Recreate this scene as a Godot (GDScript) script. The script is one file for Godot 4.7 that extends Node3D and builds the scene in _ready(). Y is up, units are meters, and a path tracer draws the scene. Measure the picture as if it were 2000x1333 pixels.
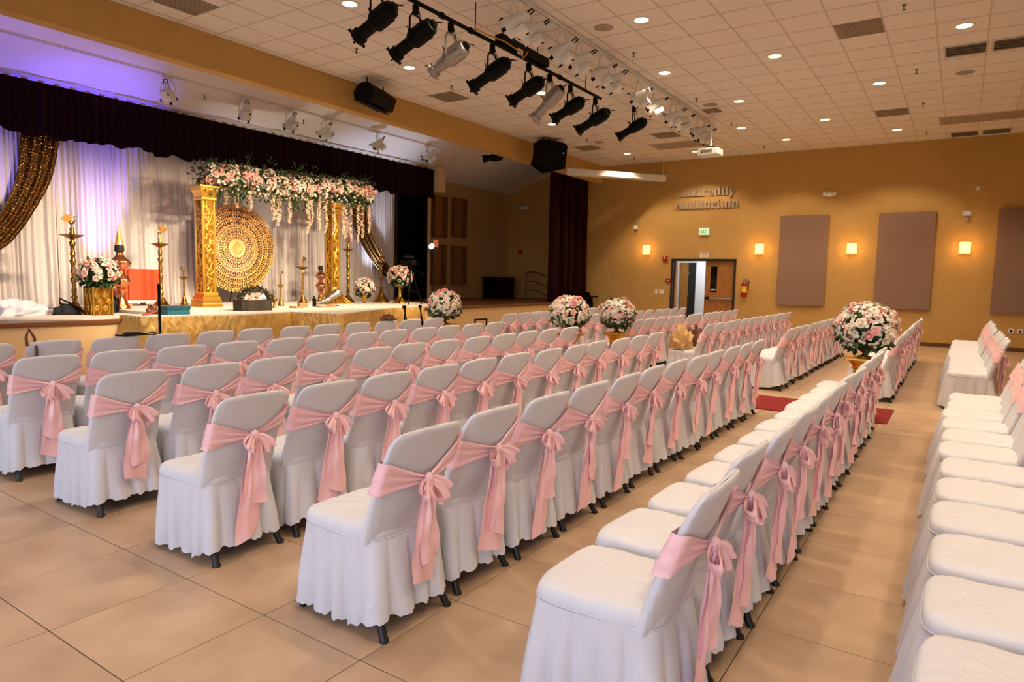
extends Node3D
# Wedding hall: rows of covered chairs facing a decorated stage. y up, metres; rows run along x, the stage lies towards -z.

const CEIL := 5.2
const XW := 18.4
const XL := -4.2
const ZB := 9.2
const BEAM_Z := -5.05
const STAGE := 0.82
const RISER := 0.88
const BACK_Z := -8.75
const T := 0.61
const CT := 0.62
var M := {}
var used := {}
var rng := RandomNumberGenerator.new()
var cam_pos := Vector3(-1.7947, 1.5308, 4.936)
var cam_basis := Basis()
var cam_f := 1310.0

# ---------------------------------------------------------------- mesh builder
class MB:
	var v := PackedVector3Array()
	var n := PackedVector3Array()
	var uv := PackedVector2Array()
	var ix := PackedInt32Array()

	func tri_flat(a: Vector3, b: Vector3, c: Vector3) -> void:
		var nn := (b - a).cross(c - a).normalized()
		var k := v.size()
		v.append(a); v.append(b); v.append(c)
		n.append(nn); n.append(nn); n.append(nn)
		uv.append(Vector2(0, 0)); uv.append(Vector2(1, 0)); uv.append(Vector2(1, 1))
		ix.append(k); ix.append(k + 2); ix.append(k + 1)

	func quad(a: Vector3, b: Vector3, c: Vector3, d: Vector3) -> void:   # counter-clockwise seen from outside
		var nn := (c - a).cross(d - b).normalized()
		var k := v.size()
		for p in [a, b, c, d]:
			v.append(p); n.append(nn)
		uv.append(Vector2(0, 1)); uv.append(Vector2(1, 1)); uv.append(Vector2(1, 0)); uv.append(Vector2(0, 0))
		for q in [0, 2, 1, 0, 3, 2]:
			ix.append(k + q)

	func box(c: Vector3, s: Vector3, b := Basis(), bev := 0.0) -> void:
		var h := s * 0.5
		if bev <= 0.0:
			var p := []
			for q in 8:
				p.append(c + b * Vector3(h.x if q & 1 else -h.x, h.y if q & 2 else -h.y, h.z if q & 4 else -h.z))
			quad(p[4], p[5], p[7], p[6]); quad(p[1], p[0], p[2], p[3])
			quad(p[5], p[1], p[3], p[7]); quad(p[0], p[4], p[6], p[2])
			quad(p[6], p[7], p[3], p[2]); quad(p[0], p[1], p[5], p[4])
			return
		var i := h - Vector3.ONE * bev
		var sg := [-1.0, 1.0]
		for ax in 3:
			var u := (ax + 1) % 3
			var w := (ax + 2) % 3
			for s1 in sg:
				var pts := []
				for q in [[-1, -1], [1, -1], [1, 1], [-1, 1]]:
					var e := Vector3()
					e[ax] = s1 * h[ax]; e[u] = q[0] * i[u]; e[w] = q[1] * i[w]
					pts.append(c + b * e)
				if s1 > 0: quad(pts[0], pts[1], pts[2], pts[3])
				else: quad(pts[3], pts[2], pts[1], pts[0])
			for su in sg:      # edges along ax
				for sw in sg:
					var e0 := Vector3(); var e1 := Vector3(); var e2 := Vector3(); var e3 := Vector3()
					e0[ax] = -i[ax]; e0[u] = su * h[u]; e0[w] = sw * i[w]
					e1[ax] = i[ax]; e1[u] = su * h[u]; e1[w] = sw * i[w]
					e2[ax] = i[ax]; e2[u] = su * i[u]; e2[w] = sw * h[w]
					e3[ax] = -i[ax]; e3[u] = su * i[u]; e3[w] = sw * h[w]
					if su * sw > 0: quad(c + b * e3, c + b * e0, c + b * e1, c + b * e2)
					else: quad(c + b * e2, c + b * e1, c + b * e0, c + b * e3)
		for sx in sg:
			for sy in sg:
				for sz in sg:
					var a := c + b * Vector3(sx * h.x, sy * i.y, sz * i.z)
					var d := c + b * Vector3(sx * i.x, sy * h.y, sz * i.z)
					var e := c + b * Vector3(sx * i.x, sy * i.y, sz * h.z)
					if sx * sy * sz > 0: tri_flat(a, d, e)
					else: tri_flat(a, e, d)

	func patch(p: PackedVector3Array, rows: int, cols: int, wrap := false, flip := false) -> void:
		# p[r * cols + c]; smooth normals from the faces
		var k := v.size()
		var nn := PackedVector3Array(); nn.resize(rows * cols)
		var tri := PackedInt32Array()
		var cc := cols if wrap else cols - 1
		for r in rows - 1:
			for c in cc:
				var c1 := (c + 1) % cols
				var a := r * cols + c; var b := r * cols + c1; var d := (r + 1) * cols + c1; var e := (r + 1) * cols + c
				if flip:
					tri.append_array([a, d, b, a, e, d])
				else:
					tri.append_array([a, b, d, a, d, e])
		for q in range(0, tri.size(), 3):
			var a := p[tri[q]]
			var f := (p[tri[q + 1]] - a).cross(p[tri[q + 2]] - a)
			for w in 3: nn[tri[q + w]] += f
		for q in rows * cols:
			v.append(p[q]); n.append(nn[q].normalized() if nn[q].length() > 1e-14 else Vector3.UP)
			uv.append(Vector2(float(q % cols) / maxf(1, cols - 1), float(q / cols) / maxf(1, rows - 1)))
		for q in range(0, tri.size(), 3):
			ix.append(k + tri[q]); ix.append(k + tri[q + 2]); ix.append(k + tri[q + 1])

	func lathe(prof: Array, sides: int, xf := Transform3D(), sharp := 0.5) -> void:
		# prof: [radius, y] from bottom to top; corners sharper than the limit get their own normals
		var run := []
		for q in prof.size():
			run.append(prof[q])
			var cut := q == prof.size() - 1
			if not cut and q > 0 and run.size() > 1:
				var a := Vector2(prof[q][0] - prof[q - 1][0], prof[q][1] - prof[q - 1][1]).normalized()
				var b := Vector2(prof[q + 1][0] - prof[q][0], prof[q + 1][1] - prof[q][1]).normalized()
				cut = a.dot(b) < 1.0 - sharp
			if cut and run.size() > 1:
				var p := PackedVector3Array()
				for s in run:
					for w in sides:
						var t := TAU * w / sides
						p.append(xf * Vector3(cos(t) * s[0], s[1], -sin(t) * s[0]))
				patch(p, run.size(), sides, true)
				run = [prof[q]]

	func tube(pts: Array, rad, sides := 8, caps := true, closed := false) -> void:
		var p := PackedVector3Array()
		var m := pts.size()
		var up := Vector3.UP
		var d0: Vector3 = (pts[1] - pts[0]).normalized()
		if absf(d0.dot(up)) > 0.9: up = Vector3.RIGHT
		for q in m:
			var d: Vector3
			if closed: d = (pts[(q + 1) % m] - pts[(q + m - 1) % m]).normalized()
			else: d = (pts[mini(q + 1, m - 1)] - pts[maxi(q - 1, 0)]).normalized()
			var s := d.cross(up)
			if s.length() < 1e-4: s = d.cross(Vector3(0.3, 0.1, 1))
			s = s.normalized(); up = s.cross(d).normalized()
			var r: float = rad[q] if rad is Array or rad is PackedFloat32Array else rad
			for w in sides:
				var t := TAU * w / sides
				p.append(pts[q] + (s * cos(t) + up * sin(t)) * r)
		if closed:
			for w in sides: p.append(p[w])
			m += 1
		patch(p, m, sides, true)
		if caps and not closed:
			for e in [0, m - 1]:
				var c: Vector3 = pts[e]
				for w in sides:
					var a := p[e * sides + w]; var b := p[e * sides + (w + 1) % sides]
					if e == 0: tri_flat(c, b, a)
					else: tri_flat(c, a, b)

	func extrude(poly: PackedVector2Array, depth: float, xf := Transform3D()) -> void:
		# polygon counter-clockwise in xy, front at z = depth
		var t := Geometry2D.triangulate_polygon(poly)
		for q in range(0, t.size(), 3):
			var a := poly[t[q]]; var b := poly[t[q + 1]]; var c := poly[t[q + 2]]
			if (b - a).cross(c - a) < 0:
				var s := b; b = c; c = s
			tri_flat(xf * Vector3(a.x, a.y, depth), xf * Vector3(b.x, b.y, depth), xf * Vector3(c.x, c.y, depth))
			tri_flat(xf * Vector3(a.x, a.y, 0), xf * Vector3(c.x, c.y, 0), xf * Vector3(b.x, b.y, 0))
		for q in poly.size():
			var a := poly[q]; var b := poly[(q + 1) % poly.size()]
			quad(xf * Vector3(a.x, a.y, 0), xf * Vector3(b.x, b.y, 0), xf * Vector3(b.x, b.y, depth), xf * Vector3(a.x, a.y, depth))

	func ball(c: Vector3, r: Vector3, rows := 8, cols := 12, b := Basis()) -> void:
		var p := PackedVector3Array()
		for i in rows + 1:
			var la := PI * i / rows - PI / 2
			for j in cols:
				var lo := TAU * j / cols
				p.append(c + b * Vector3(cos(la) * cos(lo) * r.x, sin(la) * r.y, -cos(la) * sin(lo) * r.z))
		patch(p, rows + 1, cols, true)

	func mesh() -> ArrayMesh:
		var a := []
		a.resize(Mesh.ARRAY_MAX)
		a[Mesh.ARRAY_VERTEX] = v; a[Mesh.ARRAY_NORMAL] = n; a[Mesh.ARRAY_TEX_UV] = uv; a[Mesh.ARRAY_INDEX] = ix
		var m := ArrayMesh.new()
		m.add_surface_from_arrays(Mesh.PRIMITIVE_TRIANGLES, a)
		return m

# ---------------------------------------------------------------- scene helpers
func numbered(called: String) -> String:
	if not used.has(called):
		used[called] = 0
		return called
	used[called] += 1
	return "%s_%03d" % [called, used[called]]

func tag(o: Node, label := "", category := "", group := "", kind := "") -> Node:
	if label: o.set_meta("label", label)
	if category: o.set_meta("category", category)
	if group: o.set_meta("group", group)
	if kind: o.set_meta("kind", kind)
	return o

func thing(called: String, at: Vector3, label: String, category: String, group := "", turn := 0.0) -> Node3D:
	var o := Node3D.new()
	o.name = numbered(called)
	add_child(o)
	o.position = at
	o.rotation.y = turn
	tag(o, label, category, group)
	return o

func part(called: String, mesh: Mesh, m: Material, parent: Node, at := Vector3.ZERO, label := "") -> MeshInstance3D:
	var o := MeshInstance3D.new()
	o.mesh = mesh
	o.material_override = m
	if parent == self: o.name = numbered(called)
	else: o.name = called
	parent.add_child(o, true)
	o.position = at
	o.cast_shadow = GeometryInstance3D.SHADOW_CASTING_SETTING_ON
	if label: o.set_meta("label", label)
	return o

func struct(called: String, mesh: Mesh, m: Material, at := Vector3.ZERO, label := "") -> MeshInstance3D:
	var o := part(called, mesh, m, self, at)
	o.set_meta("kind", "structure")
	if label: o.set_meta("label", label)
	return o

func boxm(s: Vector3, bev := 0.0) -> ArrayMesh:
	var b := MB.new()
	b.box(Vector3.ZERO, s, Basis(), bev)
	return b.mesh()

func box_between(a: Vector3, c: Vector3, bev := 0.0) -> ArrayMesh:
	var b := MB.new()
	b.box((a + c) / 2, (c - a).abs(), Basis(), bev)
	return b.mesh()

func lathem(prof: Array, sides := 24, sharp := 0.5) -> ArrayMesh:
	var b := MB.new()
	b.lathe(prof, sides, Transform3D(), sharp)
	return b.mesh()

func tubem(pts: Array, r, sides := 8, closed := false) -> ArrayMesh:
	var b := MB.new()
	b.tube(pts, r, sides, true, closed)
	return b.mesh()

func aim(dir: Vector3, up := Vector3.UP) -> Basis:     # local +y along dir
	var y := dir.normalized()
	var x := y.cross(up)
	if x.length() < 1e-3: x = y.cross(Vector3.FORWARD)
	x = x.normalized()
	return Basis(x, y, x.cross(y))

func noise(freq: float, sd: int, oct := 4) -> FastNoiseLite:
	var f := FastNoiseLite.new()
	f.noise_type = FastNoiseLite.TYPE_SIMPLEX_SMOOTH
	f.frequency = freq
	f.seed = sd
	f.fractal_octaves = oct
	return f

func noise_tex(size: int, freq: float, sd: int, lo: Color, hi: Color, oct := 4) -> ImageTexture:
	var im := noise(freq, sd, oct).get_seamless_image(size, size)
	var out := Image.create_empty(size, size, true, Image.FORMAT_RGB8)
	for y in size:
		for x in size:
			out.set_pixel(x, y, lo.lerp(hi, im.get_pixel(x, y).r))
	out.generate_mipmaps()
	return ImageTexture.create_from_image(out)

func normal_tex(size: int, freq: float, sd: int, strength: float, oct := 3) -> ImageTexture:
	var im := noise(freq, sd, oct).get_seamless_image(size, size)
	im.convert(Image.FORMAT_RGB8)
	im.bump_map_to_normal_map(strength)
	return ImageTexture.create_from_image(im)

func mat(name_: String, c: Color, rough := 0.7, metal := 0.0, spec := 0.5) -> StandardMaterial3D:
	var m := StandardMaterial3D.new()
	m.resource_name = name_
	m.albedo_color = c
	m.roughness = rough
	m.metallic = metal
	m.metallic_specular = spec
	M[name_] = m
	return m

func textured(name_: String, tex: Texture2D, scale_: float, rough := 0.7, metal := 0.0, spec := 0.5, world := true) -> StandardMaterial3D:
	var m := mat(name_, Color.WHITE, rough, metal, spec)
	m.albedo_texture = tex
	m.uv1_triplanar = true
	m.uv1_world_triplanar = world
	m.uv1_scale = Vector3.ONE * scale_
	return m

func bump(m: StandardMaterial3D, tex: Texture2D, amount := 1.0) -> void:
	m.normal_enabled = true
	m.normal_texture = tex
	m.normal_scale = amount

func glow(name_: String, c: Color, e: float) -> StandardMaterial3D:
	var m := mat(name_, c, 0.5)
	m.emission_enabled = true
	m.emission = c
	m.emission_energy_multiplier = e
	return m

func depth_in_view(p: Vector3) -> float:      # distance to the camera, or -1 where the photograph's frame does not reach
	var d := cam_basis.inverse() * (p - cam_pos)
	if d.z > -0.3: return -1.0
	var x := cam_f * d.x / -d.z
	var y := cam_f * d.y / -d.z
	if absf(x) > 1150.0 or absf(y) > 820.0: return -1.0
	return d.length()

func spot(parent: Node, at: Vector3, dir: Vector3, c: Color, e: float, half: float, size := 0.06, soft := 1.0) -> SpotLight3D:
	var l := SpotLight3D.new()
	l.name = "lamp_light"
	parent.add_child(l, true)
	l.position = at
	l.basis = Basis.looking_at(dir, Vector3.RIGHT if absf(dir.normalized().y) > 0.95 else Vector3.UP)
	l.light_color = c
	l.light_energy = e
	l.spot_angle = half
	l.spot_angle_attenuation = soft
	l.spot_range = 30.0
	l.spot_attenuation = 2.0
	l.light_size = size
	l.shadow_enabled = true
	return l

func omni(parent: Node, at: Vector3, c: Color, e: float, size := 0.08) -> OmniLight3D:
	var l := OmniLight3D.new()
	l.name = "lamp_light"
	parent.add_child(l, true)
	l.position = at
	l.light_color = c
	l.light_energy = e
	l.omni_range = 30.0
	l.omni_attenuation = 2.0
	l.light_size = size
	l.shadow_enabled = true
	return l

func ordinal(k: int) -> String:
	return ["first", "second", "third", "fourth", "fifth", "sixth", "seventh", "eighth", "ninth", "tenth", "eleventh", "twelfth", "thirteenth", "fourteenth"][k]

# ---------------------------------------------------------------- camera, sky, exposure
func _ready() -> void:
	rng.seed = 4711
	var cam := Camera3D.new()
	cam.name = "camera"
	add_child(cam)
	var yaw := 0.9844; var pitch := -0.0945; var roll := 0.0215
	var f := Vector3(sin(yaw) * cos(pitch), sin(pitch), -cos(yaw) * cos(pitch))
	var r := Vector3(cos(yaw), 0, sin(yaw))
	var u := r.cross(f)
	cam_basis = Basis(r * cos(roll) + u * sin(roll), -r * sin(roll) + u * cos(roll), -f)
	cam.transform = Transform3D(cam_basis, cam_pos)
	cam.fov = rad_to_deg(2.0 * atan(666.5 / cam_f))
	cam.near = 0.05
	cam.far = 200.0
	cam.current = true
	var env := Environment.new()
	env.background_mode = Environment.BG_SKY
	var sm := ProceduralSkyMaterial.new()
	sm.sky_top_color = Color(0.68, 0.73, 0.85)
	sm.sky_horizon_color = Color(0.92, 0.93, 0.96)
	sm.ground_bottom_color = Color(0.42, 0.43, 0.42)
	sm.ground_horizon_color = Color(0.70, 0.72, 0.74)
	sm.sun_angle_max = 0.0
	sm.energy_multiplier = SKY_E
	var sky := Sky.new()
	sky.sky_material = sm
	env.sky = sky
	env.tonemap_mode = Environment.TONE_MAPPER_LINEAR
	env.tonemap_exposure = EXPOSURE
	env.sdfgi_enabled = true
	env.ssao_enabled = true
	env.ssil_enabled = true
	var we := WorldEnvironment.new()
	we.name = "surroundings"
	we.environment = env
	add_child(we)
	materials()
	shell()
	ceiling()
	stage_house()
	wall_fittings()
	seating()
	aisle()
	stage_decor()
	rigging()

const SKY_E := 12.0
const EXPOSURE := 0.76
const WARM := Color(1.0, 0.90, 0.765)
const LAMP_E := 7.0

func materials() -> void:
	var weave := normal_tex(256, 0.12, 5, 3.0, 2)
	var m := mat("cover", Color(0.815, 0.818, 0.84), 0.62, 0.0, 0.35)
	m.rim_enabled = true; m.rim = 0.25; m.rim_tint = 0.5
	bump(m, normal_tex(512, 0.02, 92, 6.0, 4), 0.35); m.uv1_triplanar = true; m.uv1_scale = Vector3(1.6, 1.1, 1.6)
	m = mat("sash", Color(0.98, 0.79, 0.805), 0.30, 0.0, 0.7)
	bump(m, normal_tex(256, 0.05, 91, 4.0), 0.35); m.uv1_scale = Vector3(1.2, 3.0, 1.0)
	m.rim_enabled = true; m.rim = 0.5; m.rim_tint = 0.6
	m.backlight_enabled = true; m.backlight = Color(0.25, 0.14, 0.15)
	mat("chair_leg", Color(0.055, 0.045, 0.04), 0.45)
	for k in 4:
		var g := 0.985 + 0.02 * k
		var lo := Color(0.645 * g, 0.535 * g, 0.425 * g); var hi := Color(0.745 * g, 0.63 * g, 0.51 * g)
		m = textured("tile_%d" % k, noise_tex(256, 0.012, 30 + k, lo, hi, 5), 0.62, 0.40, 0.0, 0.5)
		m.uv1_offset = Vector3(0.31 * k, 0.0, 0.17 * k)
	mat("grout", Color(0.30, 0.23, 0.17), 0.9)
	textured("wall_gold", noise_tex(256, 0.02, 61, Color(0.725, 0.575, 0.32), Color(0.755, 0.60, 0.345), 4), 0.5, 0.85)
	bump(M.wall_gold, normal_tex(256, 0.35, 12, 2.0), 0.25)
	mat("wall_stage", Color(0.70, 0.575, 0.385), 0.85)
	mat("wall_pale", Color(0.80, 0.72, 0.58), 0.85)
	mat("fascia", Color(0.82, 0.69, 0.50), 0.75)
	textured("ceil_tile", noise_tex(256, 0.25, 71, Color(0.86, 0.835, 0.80), Color(0.92, 0.895, 0.86), 2), 1.6, 0.92)
	mat("ceil_bar", Color(0.78, 0.74, 0.69), 0.6)
	mat("plaster_white", Color(0.86, 0.83, 0.81), 0.9)
	mat("vent", Color(0.52, 0.46, 0.38), 0.7)
	mat("vent_dark", Color(0.16, 0.15, 0.13), 0.7)
	mat("vent_pale", Color(0.62, 0.555, 0.48), 0.7)
	mat("panel_fabric", Color(0.545, 0.435, 0.365), 0.95)
	bump(M.panel_fabric, weave, 0.6)
	M.panel_fabric.uv1_triplanar = true; M.panel_fabric.uv1_scale = Vector3.ONE * 6.0
	mat("black", Color(0.028, 0.026, 0.024), 0.5, 0.0, 0.25)
	mat("black_matte", Color(0.03, 0.03, 0.03), 0.85)
	mat("steel", Color(0.75, 0.73, 0.68), 0.25, 1.0)
	mat("steel_dull", Color(0.62, 0.60, 0.57), 0.45, 1.0)
	mat("white_paint", Color(0.86, 0.86, 0.84), 0.45)
	mat("letter", Color(0.66, 0.60, 0.53), 0.5)
	mat("red", Color(0.62, 0.05, 0.04), 0.4)
	mat("red_glow_plastic", Color(0.55, 0.06, 0.05), 0.3)
	mat("yellow", Color(0.88, 0.72, 0.10), 0.5)
	mat("door_frame", Color(0.10, 0.085, 0.06), 0.5)
	textured("door_wood", noise_tex(256, 0.02, 81, Color(0.56, 0.36, 0.13), Color(0.66, 0.44, 0.18), 4), 0.7, 0.45)
	M.door_wood.uv1_scale = Vector3(3.0, 0.35, 3.0)
	mat("wood_edge", Color(0.42, 0.25, 0.11), 0.4)
	textured("wood_floor", noise_tex(256, 0.03, 83, Color(0.30, 0.18, 0.09), Color(0.38, 0.24, 0.12), 4), 0.8, 0.35)
	M.wood_floor.uv1_scale = Vector3(0.3, 1.0, 3.0)
	mat("glass_dark", Color(0.03, 0.03, 0.03), 0.08)
	m = mat("pane", Color(0.92, 0.96, 1.0, 0.06), 0.02)
	m.transparency = BaseMaterial3D.TRANSPARENCY_ALPHA
	m = mat("velvet_red", Color(0.14, 0.013, 0.02), 0.85, 0.0, 0.25)
	m.rim_enabled = true; m.rim = 0.5; m.rim_tint = 0.8
	m = mat("velvet", Color(0.10, 0.018, 0.016), 0.9, 0.0, 0.2)
	m.rim_enabled = true; m.rim = 0.5; m.rim_tint = 0.8
	mat("velvet_black", Color(0.025, 0.020, 0.016), 0.95, 0.0, 0.15)
	m = mat("drape_white", Color(0.83, 0.80, 0.79), 0.8)
	m.backlight_enabled = true; m.backlight = Color(0.2, 0.2, 0.2)
	mat("carpet_white", Color(0.84, 0.80, 0.76), 0.95)
	bump(M.carpet_white, weave, 0.6); M.carpet_white.uv1_triplanar = true; M.carpet_white.uv1_scale = Vector3.ONE * 4.0
	mat("carpet_red", Color(0.50, 0.025, 0.035), 0.95)
	bump(M.carpet_red, weave, 1.0); M.carpet_red.uv1_triplanar = true; M.carpet_red.uv1_scale = Vector3.ONE * 6.0
	mat("gold", Color(0.83, 0.655, 0.27), 0.32, 1.0)
	bump(M.gold, normal_tex(256, 0.06, 15, 2.0), 0.25); M.gold.uv1_triplanar = true; M.gold.uv1_scale = Vector3.ONE * 2.0
	mat("gold_pale", Color(0.92, 0.73, 0.42), 0.40, 0.65)
	mat("gold_back", Color(0.50, 0.34, 0.11), 0.45, 0.85)
	mat("brass", Color(0.62, 0.47, 0.22), 0.30, 1.0)
	mat("copper", Color(0.87, 0.60, 0.42), 0.25, 1.0)
	m = mat("gold_cloth", Color(0.83, 0.67, 0.37), 0.42, 0.2)
	bump(m, normal_tex(256, 0.04, 33, 6.0, 3), 0.5); m.uv1_triplanar = true; m.uv1_scale = Vector3(2.5, 0.8, 2.5)
	m.rim_enabled = true; m.rim = 0.4
	mat("sequin_cloth", Color(0.36, 0.235, 0.075), 0.42, 0.75)
	mat("sequin", Color(0.95, 0.76, 0.36), 0.12, 1.0)
	mat("rose_cream", Color(0.95, 0.91, 0.83), 0.7)
	mat("rose_blush", Color(0.95, 0.82, 0.77), 0.7)
	mat("rose_pink", Color(0.93, 0.69, 0.67), 0.7)
	mat("rose_peach", Color(0.94, 0.74, 0.64), 0.7)
	mat("blossom", Color(0.91, 0.89, 0.83), 0.75)
	mat("wisteria", Color(0.94, 0.80, 0.69), 0.75)
	m = mat("leaf", Color(0.17, 0.28, 0.10), 0.55)
	m.backlight_enabled = true; m.backlight = Color(0.08, 0.12, 0.03)
	mat("leaf_light", Color(0.20, 0.34, 0.11), 0.55)
	mat("teal", Color(0.03, 0.36, 0.42), 0.6)
	mat("teal_dark", Color(0.02, 0.26, 0.33), 0.6)
	mat("orange_cloth", Color(0.74, 0.25, 0.07), 0.7)
	mat("bark", Color(0.20, 0.17, 0.13), 0.85)
	mat("beige_cloth", Color(0.78, 0.63, 0.42), 0.85)
	mat("brown_leather", Color(0.36, 0.17, 0.08), 0.5)
	mat("navy_cloth", Color(0.02, 0.03, 0.06), 0.8)
	mat("white_cloth", Color(0.82, 0.82, 0.86), 0.9)
	mat("cardboard", Color(0.66, 0.47, 0.30), 0.85)
	mat("green_ribbon", Color(0.03, 0.07, 0.025), 0.6)
	mat("cable_yellow", Color(0.75, 0.52, 0.08), 0.5)
	glow("lamp_glow", Color(1.0, 0.90, 0.74), 3.2)
	glow("sconce_glow", Color(1.0, 0.78, 0.45), 3.0)
	glow("exit_glow", Color(0.78, 0.95, 0.80), 0.62)
	glow("exit_letter", Color(0.02, 0.62, 0.28), 0.5)
	glow("led_glow_violet", Color(0.50, 0.40, 1.0), 2.0)
	glow("led_glow_white", Color(0.90, 0.92, 1.0), 1.6)
	glow("led_dot", Color(0.3, 0.55, 1.0), 3.0)
	glow("added_panel_light_glow", Color(0.95, 0.98, 1.0), 3.0)  # glow of the panel added for lobby daylight
	M.gold_back.metallic_specular = 0.3

# ---------------------------------------------------------------- room shell
func shell() -> void:
	# floor: grout bed, then tiles
	var bed := struct("floor", box_between(Vector3(XL - 0.2, -0.3, BEAM_Z + 0.05), Vector3(XW + 0.2, -0.004, ZB + 0.2)), M.grout, Vector3.ZERO, "beige square floor tiles with dark joints")
	var tile := boxm(Vector3(T - 0.0045, 0.02, T - 0.0045), 0.0012)
	var cells := []
	for i in range(int(floor(XL / T)), int(ceil(XW / T)) + 1):
		for j in range(int(floor(BEAM_Z / T)), int(ceil(ZB / T)) + 1):
			var c := Vector3((i + 0.5) * T, -0.01, (j + 0.5) * T)
			if c.x - T / 2 < XL - 0.01 or c.x + T / 2 > XW + 0.6 or c.z - T / 2 < BEAM_Z - 0.2 or c.z + T / 2 > ZB + 0.2: continue
			var d := depth_in_view(c)
			cells.append([d if d > 0 else 500.0 + c.distance_to(cam_pos), c])
	cells.sort_custom(func(a, b): return a[0] < b[0])
	var rest := MB.new()
	for q in cells.size():
		var c: Vector3 = cells[q][1]
		var w := minf(c.x + T / 2, XW) - (c.x - T / 2)
		if q < 300 and w > T - 0.01:
			part("tile", tile, M["tile_%d" % (absi(int(c.x * 7.3 + c.z * 13.7)) % 4)], bed, c)
		elif w > 0.05:
			rest.box(Vector3(c.x - (T - w) / 2, c.y, c.z), Vector3(w - 0.0045, 0.02, T - 0.0045))
	tag(part("tiles_beyond", rest.mesh(), M.tile_1, bed), "", "", "", "stuff")
	# wall with the door (right in the photograph): opening z -2.56 .. -0.64, y 0 .. 2.18
	var th := 0.2
	var w := MB.new()
	w.box(Vector3(XW + th / 2, 3.0, (BACK_Z - 0.2 - 2.56) / 2), Vector3(th, 6.2, absf(BACK_Z - 0.2 + 2.56)))
	w.box(Vector3(XW + th / 2, 3.0, (-0.64 + ZB + 0.2) / 2), Vector3(th, 6.2, ZB + 0.2 + 0.64))
	w.box(Vector3(XW + th / 2, (2.18 + 6.1) / 2, -1.6), Vector3(th, 6.1 - 2.18, 1.92))
	struct("wall_right", w.mesh(), M.wall_gold, Vector3.ZERO, "golden tan painted wall with sconces and a double door")
	# back wall, solid; left wall with three windows
	struct("wall_back", box_between(Vector3(XL - 0.2, -0.1, ZB), Vector3(XW + 0.2, 6.0, ZB + 0.2)), M.wall_pale)
	w = MB.new()
	var wins := [[-3.2, -0.6], [0.6, 3.2], [4.2, 6.8]]
	var y0 := 0.5; var y1 := 3.3
	var edges := [BACK_Z - 0.2, -3.2, -0.6, 0.6, 3.2, 4.2, 6.8, ZB + 0.2]
	for q in range(0, 8, 2):
		w.box(Vector3(XL - th / 2, 3.0, (edges[q] + edges[q + 1]) / 2), Vector3(th, 6.2, edges[q + 1] - edges[q]))
	for q in wins:
		w.box(Vector3(XL - th / 2, (y0 - 0.1) / 2, (q[0] + q[1]) / 2), Vector3(th, y0 + 0.1, q[1] - q[0]))
		w.box(Vector3(XL - th / 2, (y1 + 6.1) / 2, (q[0] + q[1]) / 2), Vector3(th, 6.1 - y1, q[1] - q[0]))
	struct("wall_left", w.mesh(), M.wall_pale)
	for q in 3:
		var a: float = wins[q][0]; var b: float = wins[q][1]
		var fr := MB.new()
		for z in [a + 0.03, (a + b) / 2, b - 0.03]: fr.box(Vector3(XL - 0.1, (y0 + y1) / 2, z), Vector3(0.08, y1 - y0, 0.06))
		for y in [y0 + 0.03, y1 - 0.03]: fr.box(Vector3(XL - 0.1, y, (a + b) / 2), Vector3(0.08, 0.06, b - a))
		var wd := struct("window_%d" % (q + 1), fr.mesh(), M.white_paint)
		part("pane", box_between(Vector3(XL - 0.103, y0 + 0.06, a + 0.06), Vector3(XL - 0.097, y1 - 0.06, (a + b) / 2 - 0.03)), M.pane, wd)
		part("pane", box_between(Vector3(XL - 0.103, y0 + 0.06, (a + b) / 2 + 0.03), Vector3(XL - 0.097, y1 - 0.06, b - 0.06)), M.pane, wd)
	# baseboards
	w = MB.new()
	w.box(Vector3(XW - 0.008, 0.05, (BEAM_Z - 2.62) / 2), Vector3(0.016, 0.1, absf(BEAM_Z + 2.62)))
	w.box(Vector3(XW - 0.008, 0.05, (-0.58 + ZB) / 2), Vector3(0.016, 0.1, ZB + 0.58))
	struct("baseboard_right", w.mesh(), mat("baseboard", Color(0.36, 0.24, 0.10), 0.6))
	# double door
	var fr := MB.new()
	fr.box(Vector3(XW + 0.07, 1.09, -2.56), Vector3(0.20, 2.18, 0.06), Basis(), 0.004)
	fr.box(Vector3(XW + 0.07, 1.09, -0.64), Vector3(0.20, 2.18, 0.06), Basis(), 0.004)
	fr.box(Vector3(XW + 0.07, 2.18, -1.6), Vector3(0.20, 0.07, 1.98), Basis(), 0.004)
	var dr := struct("door_1", fr.mesh(), M.door_frame, Vector3.ZERO, "dark framed double door, one leaf open")
	var leaf := part("door_leaf", box_between(Vector3(XW + 0.04, 0.012, -1.53), Vector3(XW + 0.085, 2.145, -0.675), 0.003), M.door_wood, dr, Vector3.ZERO, "closed wooden door leaf")
	part("glass_slot", box_between(Vector3(XW + 0.03, 1.22, -1.36), Vector3(XW + 0.06, 1.99, -1.17), 0.003), M.glass_dark, leaf)
	part("sticker", box_between(Vector3(XW + 0.027, 1.27, -1.34), Vector3(XW + 0.032, 1.31, -1.2)), M.white_paint, leaf)
	var bar := MB.new()
	bar.tube([Vector3(XW + 0.0, 1.03, -1.36), Vector3(XW + 0.0, 1.03, -0.72)], 0.022, 10)
	bar.box(Vector3(XW + 0.015, 1.03, -0.74), Vector3(0.06, 0.06, 0.1), Basis(), 0.005)
	part("push_bar", bar.mesh(), M.steel_dull, leaf)
	var latch := MB.new()
	latch.box(Vector3(XW + 0.012, 1.04, -1.43), Vector3(0.06, 0.07, 0.14), Basis(), 0.006)
	part("latch", latch.mesh(), M.black, leaf)
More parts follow.
